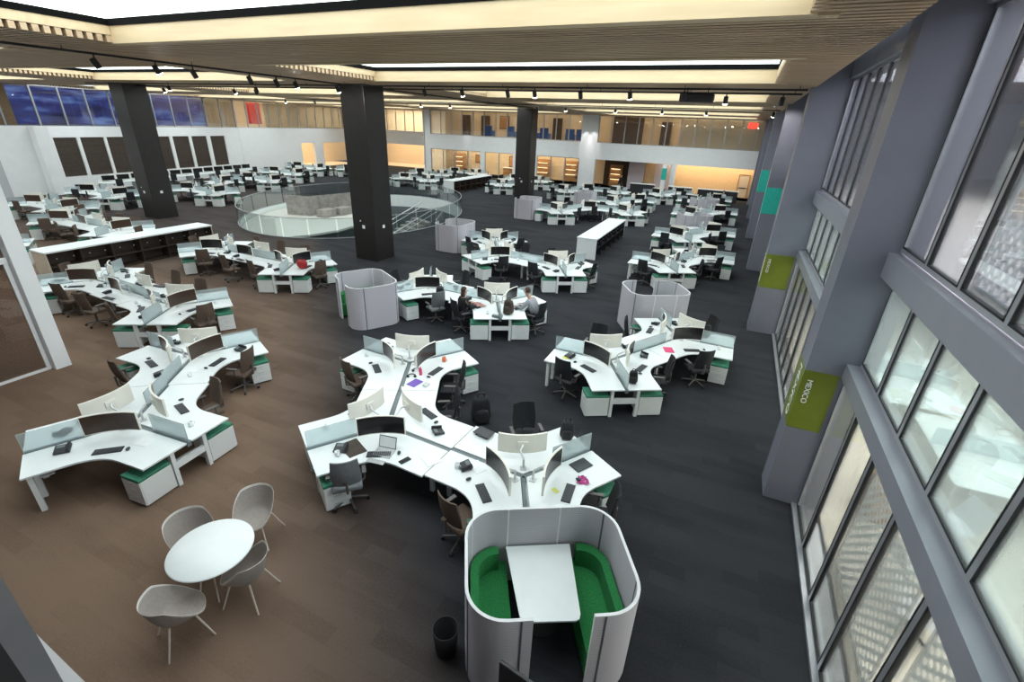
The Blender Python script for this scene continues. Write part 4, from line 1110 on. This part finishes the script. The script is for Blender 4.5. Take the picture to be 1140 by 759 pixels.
small('tablet_stand', 'dark grey tablet dock by the split of main desks', 'dock', MB().rbox(-.12, .12, -.17, .17, .04, .06, .008).box(-.09, .09, -.13, -.10, 0, .04).box(-.09, .09, .10, .13, 0, .04), M['phone'], -3.32, 6.40, 80)
small('laptop_closed', 'closed dark laptop on the right end desk', 'laptop', MB().rbox(-.12, .12, -.17, .17, 0, .02, .006), M['phone'], -1.44, 6.40, -30)
small('magenta_cloth', 'crumpled magenta cloth beside the closed laptop', 'cloth', MB().grid(lambda u, v: (.22*(u-.5)*(1-.4*v), .2*(v-.5), .015+.02*math.sin(9*u+3*v)*math.cos(7*v)), 12, 10), M['magenta'], -1.30, 6.05, 20)
small('sticky_note', 'yellow notes beside the right end keyboard', 'note', MB().box(-.06, .06, -.04, .04, 0, .006), M['yellow'], -1.62, 5.62, -30)
def bag(name, lab, m, x, y, z, s=1, a=0, round_=False):
    t = thing(name, (x, y, z), rad(a), lab, 'bag')
    if round_:
        MB().grid(lambda u, v: ((.20*s)*math.sin(PI*v)**.6*math.cos(2*PI*u), (.15*s)*math.sin(PI*v)**.6*math.sin(2*PI*u), s*(.165-.15*math.cos(PI*v)+.012*math.sin(14*u))), 20, 10).build('bag_body', m, t)
    else:
        def B(w, d, h, y0):
            def fn(u, v):
                c, n = math.cos(2*PI*u), math.sin(2*PI*u); k = (1-abs(2*v-1)**5)**.35 if 0 < v < 1 else 0
                tp = 1-.28*v
                return (w*k*tp*math.copysign(abs(c)**.5, c), y0+d*k*tp*math.copysign(abs(n)**.5, n), h*v)
            return fn
        MB().grid(B(.16*s, .095*s, .42*s, 0), 24, 12).build('bag_body', m, t)
        MB().grid(B(.12*s, .06*s, .24*s, -.09*s), 20, 10).build('front_pocket', m, t)
    MB().path([(-.05*s, 0, (.27 if round_ else .40)*s), (-.04*s, 0, (.36 if round_ else .46)*s), (.04*s, 0, (.36 if round_ else .46)*s), (.05*s, 0, (.27 if round_ else .40)*s)], .012*s).build('strap', M['black'], t)
bag('black_bag', 'black bag at the far right end of main desks', M['black'], -1.92, 7.05, TOP+.002, .9, 20)
bag('red_bag', 'round red bag on the desk before the stair', M['red'], -14.30, 12.45, TOP+.002, 1.1, 0, True)
bag('dark_backpack', 'dark brown backpack standing between the two people', M['cabbrown'], -5.55, 12.2, TOP+.002, 1.1, 0)
bag('grey_bag', 'dark bag on the desk left of the woman in black', M['phone'], -8.1, 12.35, TOP+.002, 1.0, 30)
bag('black_backpack', 'large black backpack on the floor between centre desk chairs', M['chairblk'], -4.1, 7.75, .0, 1.5, 40)
bag('black_bag', 'black bag on near end of the MEXICO side desks', M['black'], -1.25, 9.75, TOP+.002, .75, 10)
bag('black_bag', 'black bag on the far right MEXICO side desk', M['black'], .05, 13.45, TOP+.002, .9, 10)
small('pink_folder', 'bright pink folder on the MEXICO side desk', 'folder', MB().box(-.12, .12, -.16, .16, 0, .01), M['pink'], -.75, 11.98, 20)
small('green_note', 'pale yellow green notes on MEXICO side left desk', 'note', MB().box(-.1, .1, -.07, .07, 0, .006), M['yellow'], -3.0, 10.2, 20)
small('rose_scarf', 'rose coloured scarf on the desk between the two people', 'scarf', MB().grid(lambda u, v: (.6*(u-.5), .22*(v-.5), .02+.02*math.sin(8*u+4*v)), 12, 8), M['rose'], -6.75, 12.42, -10)
t = thing('storage_tray', (-5.72, 11.78, TOP+.003), 0, 'small grey tray with supplies near the desk end', 'tray')
MB().rbox(-.14, .14, -.1, .1, 0, .07, .01).build('tray_box', M['gutter'], t); MB().box(-.1, .02, -.06, .06, .07, .11).build('supplies', M['paper'], t)

# chair back cut by the bottom of the picture
t = thing('display_board', (-.88, 2.66, 0), rad(-8), 'black flat board on a stand at the picture bottom, before the booth', 'board')
MB().rbox(-.30, .30, -.02, .02, .55, 1.10, .015).build('panel_body', M['phone'], t)
MB().tube((0, 0, .02), (0, 0, .56), .025).rbox(-.2, .2, -.15, .15, 0, .02, .005).build('panel_stand', M['black'], t)
t = thing('waste_bin', (-2.1, 3.12, 0), 0, 'black bin standing against the left side of the booth', 'bin')
MB().lathe([(0, 0), (.13, 0), (.16, .42), (.15, .42), (.12, .02), (0, .02)], 20).build('bin_body', M['black'], t)

# ================================================================== SIDE ROOM FURNITURE (behind the glass)
def lounge_proto():
    t = thing('lounge_chair', (0, 0, 0)); t['category'] = 'chair'
    MB().grid(lambda u, v: (-.3+.5*v+.0*u, (u-.5)*(.56), .40+.03*math.cos(2*PI*(u-.5))-.02*v), 6, 4).grid(lambda u, v: (.2+.16*v, (u-.5)*(.56-.1*v), .38+.42*v+.0*u), 6, 4).build('seat_shell', M['wallgrey'], t)
    MB().tube((0, 0, .02), (0, 0, .38), .025).build('stem', M['cabdark'], t)
    for k in range(4):
        a = PI/4+PI/2*k; MB().tube((0, 0, .08), (.3*math.cos(a), .3*math.sin(a), .0), .018).build('leg', M['cabdark'], t)
    return t
LG = lounge_proto()
for x, y, a, lab in ((3.45, 7.05, 200, 'grey lounge chair behind fourth ground pane, upper'), (3.35, 6.15, 160, 'grey lounge chair behind fourth ground pane, lower'), (4.3, 8.3, 20, 'dark edged lounge chair behind the teal panes'), (3.9, 9.3, 250, 'second lounge chair behind the teal panes')):
    o = place(LG, (x, y, 0), rad(a)); o['label'] = lab; o['group'] = 'lounge chairs in the glazed side room'
def side_desk(x, y, w, d, lab):
    t = thing('side_room_desk', (x, y, 0), 0, lab, 'desk', 'white desks in the glazed side room')
    MB().rbox(-w/2, w/2, -d/2, d/2, .71, .74, .008).build('desk_top', M['desk'], t)
    for sx in (-1, 1):
        for sy in (-1, 1): MB().tube((sx*(w/2-.08), sy*(d/2-.08), 0), (sx*(w/2-.08), sy*(d/2-.08), .71), .025).build('leg', M['legw'], t)
    MB().box(-w/2, w/2, -.01, .01, .74, 1.1).build('divider_screen', M['frost'], t)
side_desk(4.8, 13.3, 1.6, 3.2, 'white desk behind the teal pane next to MEXICO pillar')
side_desk(5.2, 10.2, 1.6, 2.6, 'white desk behind the middle teal panes')
side_desk(7.6, 11.5, 1.6, 3.0, 'white desk deeper in the side room')
side_desk(6.0, 7.4, 1.4, 1.4, 'white table beyond the lounge chairs')
upright_box('timber_crate', 'brown crate behind the second ground floor pane', 'box', 3.2, 3.7, 8.2, 8.9, 0, .7, 'timber')
for k, (x, y) in enumerate(((5.2, 10.6), (7.6, 12.0), (4.8, 13.9))):
    o = place(MONF['b'], (x+.3, y+.55, TOP+.002), rad(0)); o['group'] = 'monitors in the side room'
    PENDING.append((o, 'dark monitor', 'on a white desk in the glazed side room'))

# ================================================================== TRACK LIGHTS
t = MB(); 
tr = thing('lighting_track', (0, 0, 0), 0, 'black lighting track running away under the ceiling, near column line', 'track', 'black ceiling tracks'); MB().box(-14.62, -14.58, -3, 35, CZ-.12, CZ-.07).build('track_bar', M['black'], tr)
m = MB()
for y in range(-2, 35, 3): m.tube((-14.6, y, CZ-.08), (-14.6, y, CZ+.12), .01, n=5)
m.build('track_hanger', M['black'], tr)
for y, lab in ((16.4, 'nearer'), (18.0, 'middle'), (29.5, 'farther')):
    tr = thing('lighting_track', (0, 0, 0), 0, 'black lighting track crossing below the ceiling, %s of three' % lab, 'track', 'black ceiling tracks')
    MB().box(-33, 1.2, y-.02, y+.02, CZ-.12, CZ-.07).build('track_bar', M['black'], tr)
    m = MB()
    for k in range(12): m.tube((-32+3*k, y, CZ-.08), (-32+3*k, y, CZ+.12), .01, n=5)
    m.build('track_hanger', M['black'], tr)
def spot_proto(lit):
    t = thing('track_spotlight', (0, 0, 0)); t['category'] = 'spotlight'
    MB().tube((0, 0, 0), (0, 0, -.10), .018).build('mount', M['black'], t)
    T = Matrix.Translation((0, 0, -.17)) @ Matrix.Rotation(rad(28), 4, 'X')
    MB().tube((0, 0, .10), (0, 0, -.10), .07, n=14, T=T).build('lamp_head', M['black'], t)
    MB().tube((0, 0, -.10), (0, 0, -.112), .068, n=14, T=T).build('lamp_lens', M['lamp'] if lit else M['cabdark'], t)
    return t
SPL = spot_proto(True); SPD = spot_proto(False)
LIT = [(-14.6, 9.0), (-14.6, 13.6), (-14.6, 15.6), (-9.6, 16.4), (-6.8, 16.4), (-3.6, 16.4), (-.9, 18.0), (-20.5, 29.5), (-18.2, 29.5), (-10.2, 29.5), (-7.2, 29.5), (-4.6, 29.5), (-2.3, 29.5), (.9, 29.5), (-29, 18.0), (-26, 16.4), (-23.5, 18), (-33, 29.5), (-24, 29.5)]
DRK = [(-14.6, 7.6), (-14.6, 10.0), (-14.6, 11.8), (-14.6, 12.8), (-7.8, 16.4), (-5.2, 16.4), (-11.2, 16.4), (-2.0, 16.4), (.7, 18.0), (-20, 16.4), (-22, 18), (-12, 29.5), (-30, 29.5)]
for P_, S_, d_ in ((LIT, SPL, 'lit track spotlight'), (DRK, SPD, 'unlit black track spotlight')):
    for x, y in P_:
        o = place(S_, (x, y, CZ-.12), 0); o['group'] = 'spotlights on the ceiling tracks'
        PENDING.append((o, d_, 'on the black ceiling tracks'))
t = thing('projector', (-1.7, 17.2, CZ-.12), 0, 'black projector box hanging by the ceiling tracks', 'projector')
MB().rbox(-.5, .5, -.2, .2, -.28, -.06, .02).build('projector_body', M['black'], t); MB().tube((-.3, 0, -.06), (-.3, 0, .2), .015).tube((.3, 0, -.06), (.3, 0, .2), .015).build('hanger', M['black'], t)
for k, (y, lab) in enumerate(((5.2, 'first'), (6.9, 'second'), (8.9, 'third'), (11.3, 'fourth'), (13.0, 'fifth'))):
    t = thing('recessed_lamp', (1.75, y, 7.72), 0, 'small lamp in the slot above the window wall, %s along' % lab, 'lamp', 'lamps above the window wall')
    MB().tube((0, 0, 0), (0, 0, -.03), .09, n=14).build('lamp_ring', M['silver'], t); MB().tube((0, 0, -.03), (0, 0, -.034), .075, n=14).build('lamp_lens', M['warmlamp'], t)
# window frame of the place the photo is taken from
struct('trim_viewing_window', MB().prism([(-2.3, .345), (-1.784, .27), (-1.471, .224), (-1.264, .19), (-.9, .13), (-.9, .02), (-2.3, .02)], 4.6, 4.7)
       .prism([(-1.471, .2245), (-.9, .2), (-.9, .1305), (-1.264, .1905)], 4.6, 4.699, 1)
       .prism([(-2.3, .25), (-1.524, .171), (-1.342, .152), (-.9, .105), (-.9, .03), (-2.3, .03)], 4.701, 4.704, 2), [M['sill'], M['wall'], M['black']], 'grey and white sill of the viewing gallery at bottom left')

# ================================================================== PEOPLE
def skin_mesh(name, verts, edges, radii, m, parent, sub=2, root=0):
    me = bpy.data.meshes.new(name); me.from_pydata(verts, edges, []); me.materials.append(m)
    o = bpy.data.objects.new(name, me); COL.objects.link(o); o.parent = parent
    md = o.modifiers.new('skin', 'SKIN'); md.use_smooth_shade = True
    for i, r in enumerate(radii):
        r = (r, r) if not isinstance(r, tuple) else r
        me.skin_vertices[0].data[i].radius = r
        me.skin_vertices[0].data[i].use_root = (i == root)
    s = o.modifiers.new('subsurf', 'SUBSURF'); s.levels = sub; s.render_levels = sub
    return o
def person(loc, rz, label, pose, top, hair, long_hair=False, hunch=0):
    """faces -x; pose 'sit' or 'stand'"""
    t = thing('person', loc, rz, label, 'person')
    sit = pose == 'sit'
    hz = .60 if sit else .93
    fx = -.03-hunch
    J = {}
    J['pel'] = (0.02, 0, hz); J['wst'] = (.02+fx*.25, 0, hz+.17); J['chs'] = (fx*.7, 0, hz+.36); J['nk0'] = (fx, 0, hz+.50); J['nk1'] = (fx-.03-hunch*.3, 0, hz+.57); J['hd0'] = (fx-.05-hunch*.5, 0, hz+.66); J['hd1'] = (fx-.055-hunch*.6, 0, hz+.76)
    E_ = [('pel', 'wst'), ('wst', 'chs'), ('chs', 'nk0'), ('nk0', 'nk1'), ('nk1', 'hd0'), ('hd0', 'hd1')]
    rads = dict(pel=(.15, .12), wst=(.135, .105), chs=(.16, .11), nk0=.075, nk1=.055, hd0=(.075, .085), hd1=(.07, .08))
    for s, n in ((-1, 'l'), (1, 'r')):
        J['sh'+n] = (fx*.9, s*.18, hz+.45); rads['sh'+n] = .06
        if sit: J['el'+n] = (fx-.14, s*.25, hz+.215); J['wr'+n] = (fx-.38, s*.17, hz+.21); J['pm'+n] = (fx-.46, s*.15, hz+.195)
        else: J['el'+n] = (.02, s*.24, hz+.17); J['wr'+n] = (-.06, s*.25, hz-.07); J['pm'+n] = (-.08, s*.25, hz-.15)
        rads['el'+n] = .043; rads['wr'+n] = .028; rads['pm'+n] = (.035, .02)
        E_ += [('chs', 'sh'+n), ('sh'+n, 'el'+n), ('el'+n, 'wr'+n), ('wr'+n, 'pm'+n)]
        pm = Vector(J['pm'+n]); fd = (pm-Vector(J['wr'+n])).normalized(); sd = Vector((0, 1, 0)) if sit else Vector((1, 0, 0))
        for k in range(4):
            b = pm+fd*.03+sd*(.03-.02*k)*1.0; J['f%d%s' % (k, n)] = tuple(b); J['g%d%s' % (k, n)] = tuple(b+fd*(.05+.012*(k in (1, 2)))+Vector((0, 0, -.012 if sit else 0)))
            rads['f%d%s' % (k, n)] = .009; rads['g%d%s' % (k, n)] = .007; E_ += [('pm'+n, 'f%d%s' % (k, n)), ('f%d%s' % (k, n), 'g%d%s' % (k, n))]
        b = pm-sd*s*.035; J['th'+n] = tuple(b+fd*.025); rads['th'+n] = .009; E_ += [('wr'+n, 'th'+n)]
        if sit: J['hp'+n] = (0, s*.09, hz-.01); J['kn'+n] = (-.40, s*.12, hz-.01); J['an'+n] = (-.38, s*.12, .09); J['to'+n] = (-.54, s*.13, .04)
        else: 
            J['hp'+n] = (0, s*.09, hz-.04); J['kn'+n] = (-.03-.06*s, s*.10, .50); J['an'+n] = (.05-.12*s, s*.10, .09); J['to'+n] = (-.10-.12*s, s*.11, .04)
        rads.update({'hp'+n: .095, 'kn'+n: .065, 'an'+n: .042, 'to'+n: .035}); E_ += [('pel', 'hp'+n), ('hp'+n, 'kn'+n), ('kn'+n, 'an'+n), ('an'+n, 'to'+n)]
    names = list(J)
    def sub(sel, name, m, grow, edges=None):
        nm = [n for n in names if n in sel]; ix = {n: i for i, n in enumerate(nm)}
        ed = [(ix[a], ix[b]) for a, b in E_ if a in ix and b in ix]
        rd = []
        for n in nm:
            r = rads[n]; rd.append(tuple(q+grow for q in r) if isinstance(r, tuple) else r+grow)
        return skin_mesh(name, [J[n] for n in nm], ed, rd, m, t)
    keep_r = dict(rads)
    for n in names:
        if n[:3] in ('pel', 'wst', 'chs') or n[:2] in ('sh', 'el', 'hp', 'kn', 'an'): rads[n] = tuple(q*.62 for q in rads[n]) if isinstance(rads[n], tuple) else rads[n]*.62
    sub(set(names), 'body', M['skin'], 0)
    rads.update(keep_r)
    sub({'pel', 'wst', 'chs', 'nk0', 'shl', 'shr', 'ell', 'elr', 'wrl', 'wrr'}, 'jacket' if not sit else 'sweater', top, .02)
    sub({'pel', 'hpl', 'hpr', 'knl', 'knr', 'anl', 'anr'}, 'trousers', M['denim'], .016)
    for n in 'lr':
        a = Vector(J['an'+n]); b = Vector(J['to'+n])
        MB().ball(((a.x+b.x)/2-.01, (a.y+b.y)/2, .045), .13, .048, .045, 10).build('shoe', M['black'], t)
    h0 = Vector(J['hd0']); h1 = Vector(J['hd1']); hc = (h0+h1)/2
    face = MB()
    for s in (-1, 1): face.ball((hc.x-.078, hc.y+s*.032, hc.z+.005), .012, .014, .008, 6)
    face.build('eyes', M['black'], t)
    MB().ball((hc.x-.092, hc.y, hc.z-.02), .018, .014, .025, 8).ball((hc.x, hc.y-.083, hc.z-.01), .02, .012, .03, 8).ball((hc.x, hc.y+.083, hc.z-.01), .02, .012, .03, 8).build('nose_and_ears', M['skin'], t)
    MB().ball((hc.x-.080, hc.y, hc.z-.06), .01, .024, .007, 6).build('mouth', M['rose'], t)
    hm = MB().grid(lambda u, v: (hc.x+.02+.102*math.cos(2*PI*u)*math.sin(PI*.62*v)+(.0 if math.cos(2*PI*u) > -.2 else .03*v), hc.y+.098*math.sin(2*PI*u)*math.sin(PI*.62*v), hc.z+.03+.115*math.cos(PI*.62*v)+(.06*v*v if math.cos(2*PI*u) < -.3 else 0)), 20, 8)
    if long_hair: hm.ball((hc.x+.06, hc.y, hc.z-.1), .06, .085, .15, 10)
    hm.build('hair', hair, t)
    return t
person((-6.98, 11.86, 0), rad(238), 'woman with brown hair in black jacket, sitting with back to us', 'sit', M['swtblack'], M['hairbr'], True)
person((-4.93, 12.84, 0), rad(-8), 'person in grey sweater bending over the desk with head low', 'sit', M['swtgrey'], M['hairbr'], False, hunch=.16)
for (x, y, a, lab) in ((-6.98, 11.86, 238, 'black task chair under the woman in black'), (-4.93, 12.84, -8, 'dark task chair under the person in grey sweater')):
    o = place(CH['b'], (x+.03*math.cos(rad(a)), y+.03*math.sin(rad(a)), 0), rad(a)); tag(o, lab, 'chair', 'chairs with people on them')
person((-11.2, 51.6, 0), rad(160), 'standing person in dark clothes before the dark far recess', 'stand', M['swtblack'], M['hairbk'])
person((-.92, 47.2, 0), rad(60), 'person in pale shirt seated by the farthest pillar side booth', 'sit', M['shirt'], M['hairbk'])
person((-38.65, 35.8, 0), rad(0), 'person in black seated before the white corner wall', 'sit', M['swtblack'], M['hairbk'])
person((-35.55, 30.4, 0), rad(0), 'person in black seated left of the stair balustrade', 'sit', M['swtblack'], M['hairbk'])
person((-34.58, 24.18, 0), rad(120), 'person in pale shirt seated right of the brown column desks', 'sit', M['shirt'], M['hairbk'])
# potted plant near the far wall
t = thing('potted_plant', (-8.9, 52.4, 0), 0, 'bushy potted plant before the cream far wall strip', 'plant')
MB().lathe([(0, 0), (.2, 0), (.26, .5), (.22, .5), (0, .45)], 16).build('pot', M['cabdark'], t)
pl = MB()
for k in range(60):
    a = R.uniform(0, 2*PI); l = R.uniform(.35, .8); e = R.uniform(.3, 1.3); d = Vector((math.cos(a)*math.cos(e), math.sin(a)*math.cos(e), math.sin(e))); s = d.orthogonal().normalized()*.06
    b = Vector((0, 0, .5)); pl.add([b, b+d*l*.5+s, b+d*l, b+d*l*.5-s], [(0, 1, 2, 3)])
pl.build('foliage', M['leafg'], t)

# ================================================================== LABELS
from collections import defaultdict
grp = defaultdict(list)
bpy.context.view_layer.update()
for o, noun, where in PENDING: grp[(noun, where)].append(o)
ORD = ['', 'first', 'second', 'third', 'fourth', 'fifth', 'sixth', 'seventh', 'eighth', 'ninth', 'tenth', 'eleventh', 'twelfth', 'thirteenth', 'fourteenth', 'fifteenth', 'sixteenth', 'seventeenth', 'eighteenth', 'nineteenth', 'twentieth']
for (noun, where), obs in grp.items():
    def key(o):
        p = o.location
        if o.name.startswith('wall_panel'): 
            p = Vector(o.children[0].bound_box[0])
        return picture_x(p)[0]
    obs.sort(key=key)
    n = len(obs)
    for i, o in enumerate(obs):
        if n == 1: pos = ''
        elif i == 0: pos = 'leftmost '
        elif i == n-1: pos = 'rightmost '
        elif n == 3: pos = 'middle '
        elif i < n/2: pos = ORD[i+1]+' from left, '
        else: pos = ORD[n-i]+' from right, '
        o['label'] = (pos+noun+' '+where)
# prototypes that never got placed
for p in list(CH.values())+list(CHF.values())+list(MON.values())+list(MONF.values())+[PED, PEDF, KB, PH, MS, MUG, POD, TUB, LG, SPL, SPD, AC]:
    if p.name not in USED:
        for c in list(p.children_recursive)+[p]: bpy.data.objects.remove(c, do_unlink=True)

# ================================================================== LIGHT
w = bpy.data.worlds.new('world'); SC.world = w; w.use_nodes = True
bg = w.node_tree.nodes['Background']; bg.inputs['Color'].default_value = (.75, .85, 1, 1); bg.inputs['Strength'].default_value = .12
def area(name, loc, sx, sy, power, col, rot=(0, 0, 0)):
    l = bpy.data.lights.new(name, 'AREA'); l.shape = 'RECTANGLE'; l.size = sx; l.size_y = sy; l.energy = power; l.color = col
    o = bpy.data.objects.new(name, l); COL.objects.link(o); o.location = loc; o.rotation_euler = rot
    return o
area('side_room_light', (5.2, 9, 4.2), 5, 18, 3000, (1, .93, .84))
area('side_room_upper_light', (5.2, 9, 7.5), 5, 18, 2300, (.95, .9, 1))
area('far_upper_light', (-17, 56, CZ+.1), 36, 3, 3400, (1, .83, .58))
area('far_ground_light', (-26, 56, 3.8), 18, 3, 900, (1, .72, .42))
area('far_warm_light', (-3, 54.6, 3.8), 9, 1.5, 330, (1, .76, .50))
area('left_upper_light', (-52.5, 45, CZ+.1), 4, 28, 1100, (1, .85, .62))
area('left_upper_blue', (-50, 24, CZ+.1), 3, 12, 60, (.45, .55, 1))
area('left_ground_light', (-53, 48, 3.8), 4, 16, 800, (1, .75, .45))
area('recess_light', (-43, 60.5, CZ+.1), 12, 3, 800, (1, .83, .6))
area('recess_ground_light', (-43, 60.5, 3.8), 12, 3, 500, (1, .72, .42))
def spot(name, loc, tgt, power, ang, col=(1, .97, .95)):
    l = bpy.data.lights.new(name, 'SPOT'); l.energy = power; l.spot_size = rad(ang); l.spot_blend = .6; l.color = col; l.shadow_soft_size = .06
    o = bpy.data.objects.new(name, l); COL.objects.link(o); o.location = loc
    o.rotation_euler = (Vector(tgt)-Vector(loc)).to_track_quat('-Z', 'Y').to_euler()
spot('pillar_spot', (.9, 23.4, 7.0), (1.5, 25.2, 6.0), 160, 60)
spot('pier_spot', (-15.9, 51.6, 7.1), (-15.7, 53, 4.5), 260, 34); spot('pier_spot', (-14.9, 51.6, 7.1), (-14.9, 53, 4.5), 260, 34)
spot('far_spot', (-30.4, 51.6, 7.1), (-30.4, 53, 5), 150, 30)
SC.view_settings.view_transform = 'Standard'
try: SC.view_settings.look = 'None'
except Exception: pass
SC.view_settings.exposure = 0.0
